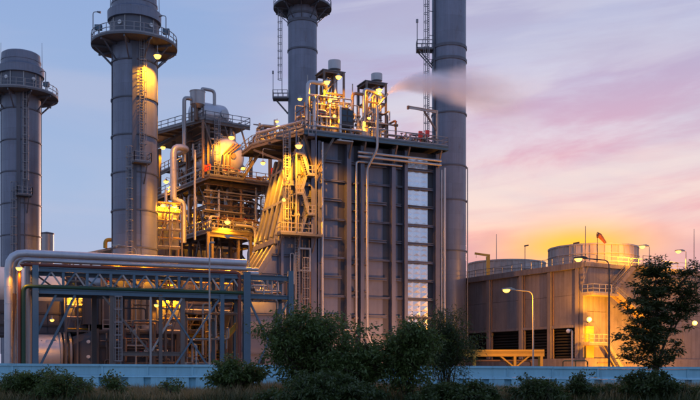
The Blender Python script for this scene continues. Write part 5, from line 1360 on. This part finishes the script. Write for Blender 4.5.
shrub('shrub', 'low leafy shrub at the very left end of the wall', 22, 46, 369, 62, 8, nl=6500, group=GB, stems=9, lsz=.19, leafw=.35)
shrub('shrub', 'low leafy shrub second from the left along the wall', 62, 45, 374, 60, 9, nl=5500, group=GB, stems=9, lsz=.19, leafw=.35)
shrub('shrub', 'small upright sapling before the wall\'s left third', 114, 47, 373, 26, 10, nl=900, group=GB, stems=4)
shrub('shrub', 'tiny weedy plant before the wall between the sapling and the low shrub', 170, 48, 379, 22, 12, nl=420, group=GB, stems=4)
shrub('shrub', 'bushy weed clump before the wall under the yellow shelter', 535, 44, 377, 50, 13, 'leaf_dark', nl=4200, group=GB, stems=9)
shrub('shrub', 'loose weed clump before the wall below the ball-head post', 578, 45, 374, 30, 14, 'leaf_dark', nl=2200, group=GB, stems=7)
shrub('shrub', 'low weed clump at the wall left of the tall tree', 612, 46, 383, 40, 15, 'leaf_dark', nl=3000, group=GB, stems=8)
shrub('shrub', 'dark shrub around the tall tree\'s foot', 655, 44, 371, 52, 16, 'leaf_dark', nl=6500, group=GB, stems=10)
shrub('shrub', 'low weed clump in the bottom right corner', 690, 45, 386, 30, 17, 'leaf_dark', nl=1800, group=GB, stems=6)
# tall airy tree at the right, foliage in loose tiers
def tiered_tree(px, Y, pyt, label, seed, tiers):
    rg = random.Random(seed); b = W(px, HOR, Y); h = zY(pyt, Y); t = thing('airy_tree', label, 'tree', (b.x, Y, 0))
    wood = MB(); tips = []
    tr = [Vector((0, 0, -.1)), Vector((.08, 0, h * .2)), Vector((-.05, .05, h * .42)), Vector((.10, 0, h * .65)), Vector((.02, 0, h * .85)), Vector((.12, 0, h * .97))]
    wood.tube(tr, [.13, .11, .09, .07, .045, .02], 8)
    tr2 = [tr[1], Vector((.35, .2, h * .35)), Vector((1.05, .3, h * .6)), Vector((1.95, .3, h * .88))]; wood.tube(tr2, [.08, .065, .05, .02], 6)
    for (dx_, dzp, lenp, n_) in tiers:                     # px offsets of tier tips
        ex, ez = dx_ * Y / FPX, zY(dzp, Y)
        zs = max(.6, min(ez - .25 * abs(ex), h * .9)); base_ = Vector((.05, 0, zs)) if ex < 1.25 else Vector((1.05 + .4 * (ez / h - .6), .3, zs * .92))
        end = Vector((ex, rg.uniform(-.7, .7), ez)); wood.tube([base_, base_.lerp(end, .5) + Vector((0, 0, .12)), end], [.045, .03, .012], 5)
        for k in range(n_):
            s_ = rg.uniform(.2, 1.0); p = base_.lerp(end, s_); a = rg.uniform(0, 6.28)
            e2 = p + Vector((math.cos(a) * rg.uniform(.2, .95), math.sin(a) * rg.uniform(.2, .95), rg.uniform(-.2, .5))); wood.tube([p, e2], [.012, .005], 3, caps=False)
            for f_ in (.35, .6, .8, 1.0): tips.append((p.lerp(e2, f_), (e2 - p).normalized()))
    wood.build('trunk', 'bark', t)
    T_ = np.array([tuple(p) for p, d_ in tips]); D_ = np.array([tuple(d_) for p, d_ in tips]); nl = 15500
    g_ = np.random.default_rng(seed); sel = g_.permutation(len(T_))[:int(len(T_) * .5)]; i = sel[g_.integers(0, len(sel), nl)]; P = T_[i] + g_.normal(size=(nl, 3)) * np.array([.14, .14, .06])
    N = D_[i] * .6 + g_.normal(size=(nl, 3)) * np.array([.8, .8, .3]); leaves_mesh('crown', P, N, .19, .075, 'leaf_tree', t, seed, .2)
    return t
TI = [(0, 264, 0, 9), (6, 270, 0, 10), (-6, 276, 0, 10), (12, 280, 0, 10), (-12, 288, 0, 12), (16, 286, 0, 8), (-18, 297, 0, 13), (8, 296, 0, 12), (20, 302, 0, 8), (-27, 310, 0, 12), (-10, 306, 0, 12), (14, 314, 0, 11),
      (-32, 327, 0, 14), (-20, 322, 0, 14), (2, 322, 0, 12), (20, 328, 0, 10), (-36, 334, 0, 9), (-14, 336, 0, 12), (10, 338, 0, 11), (26, 344, 0, 8), (-24, 346, 0, 9), (-4, 350, 0, 10), (18, 356, 0, 9), (-30, 356, 0, 9), (4, 362, 0, 9), (-16, 364, 0, 9), (34, 274, 0, 9), (40, 268, 0, 9), (44, 282, 0, 10), (36, 290, 0, 9), (46, 296, 0, 9), (30, 300, 0, 8), (44, 306, 0, 7), (28, 316, 0, 6)]
tiered_tree(655, 45, 262, 'tall airy tree with tiered feathery foliage before the tower stair', 31, TI)
# far trees hugging the ground line behind the plant
# grass
def grass(name, n, y0, y1, x0, x1, hmin, hmax, mt, seed, label):
    g_ = np.random.default_rng(seed); X_ = g_.uniform(x0, x1, n); Y_ = g_.uniform(y0, y1, n)
    cl = np.sin(X_ * .9 + np.sin(Y_ * 1.3)) * .5 + np.sin(X_ * .31 + 2) * .5
    hh = g_.uniform(hmin, hmax, n) * (1 + .35 * cl); a = g_.uniform(0, 2 * math.pi, n); w_ = .018 + .012 * g_.random(n)
    bend = g_.normal(0, .28, (n, 2)) * hh[:, None]
    V = np.zeros((n, 5, 3)); cx, sx = np.cos(a) * w_, np.sin(a) * w_
    V[:, 0, 0], V[:, 0, 1] = X_ - cx, Y_ - sx; V[:, 1, 0], V[:, 1, 1] = X_ + cx, Y_ + sx
    V[:, 2, 0], V[:, 2, 1], V[:, 2, 2] = X_ + cx * .7 + bend[:, 0] * .35, Y_ + sx * .7 + bend[:, 1] * .35, hh * .55
    V[:, 3, 0], V[:, 3, 1], V[:, 3, 2] = X_ - cx * .7 + bend[:, 0] * .35, Y_ - sx * .7 + bend[:, 1] * .35, hh * .55
    V[:, 4, 0], V[:, 4, 1], V[:, 4, 2] = X_ + bend[:, 0], Y_ + bend[:, 1], hh
    idx = (np.arange(n)[:, None] * 5 + np.array([0, 1, 2, 3, 3, 2, 4])[None]).reshape(-1).astype(np.int32)
    me = bpy.data.meshes.new(name); me.vertices.add(5 * n); me.loops.add(7 * n); me.polygons.add(2 * n)
    me.vertices.foreach_set('co', V.reshape(-1)); me.loops.foreach_set('vertex_index', idx)
    ls_ = (np.arange(n)[:, None] * 7 + np.array([0, 4])[None]).reshape(-1).astype(np.int32); lt_ = np.tile(np.array([4, 3], dtype=np.int32), n)
    me.polygons.foreach_set('loop_start', ls_); me.polygons.foreach_set('loop_total', lt_); me.update(calc_edges=True); me.materials.append(MATS[mt])
    ob = bpy.data.objects.new(name, me); col.objects.link(ob); tag(ob, label, 'grass', kind='stuff')
grass('dry_grass', 60000, 44, 59.4, -26, 26, .35, .95, 'dry_grass', 41, 'tall dry grass along the foot of the blue wall')
grass('green_grass', 30000, 42, 59.4, -26, 26, .3, .7, 'green_grass', 42, 'short green grass mixed into the dry verge')
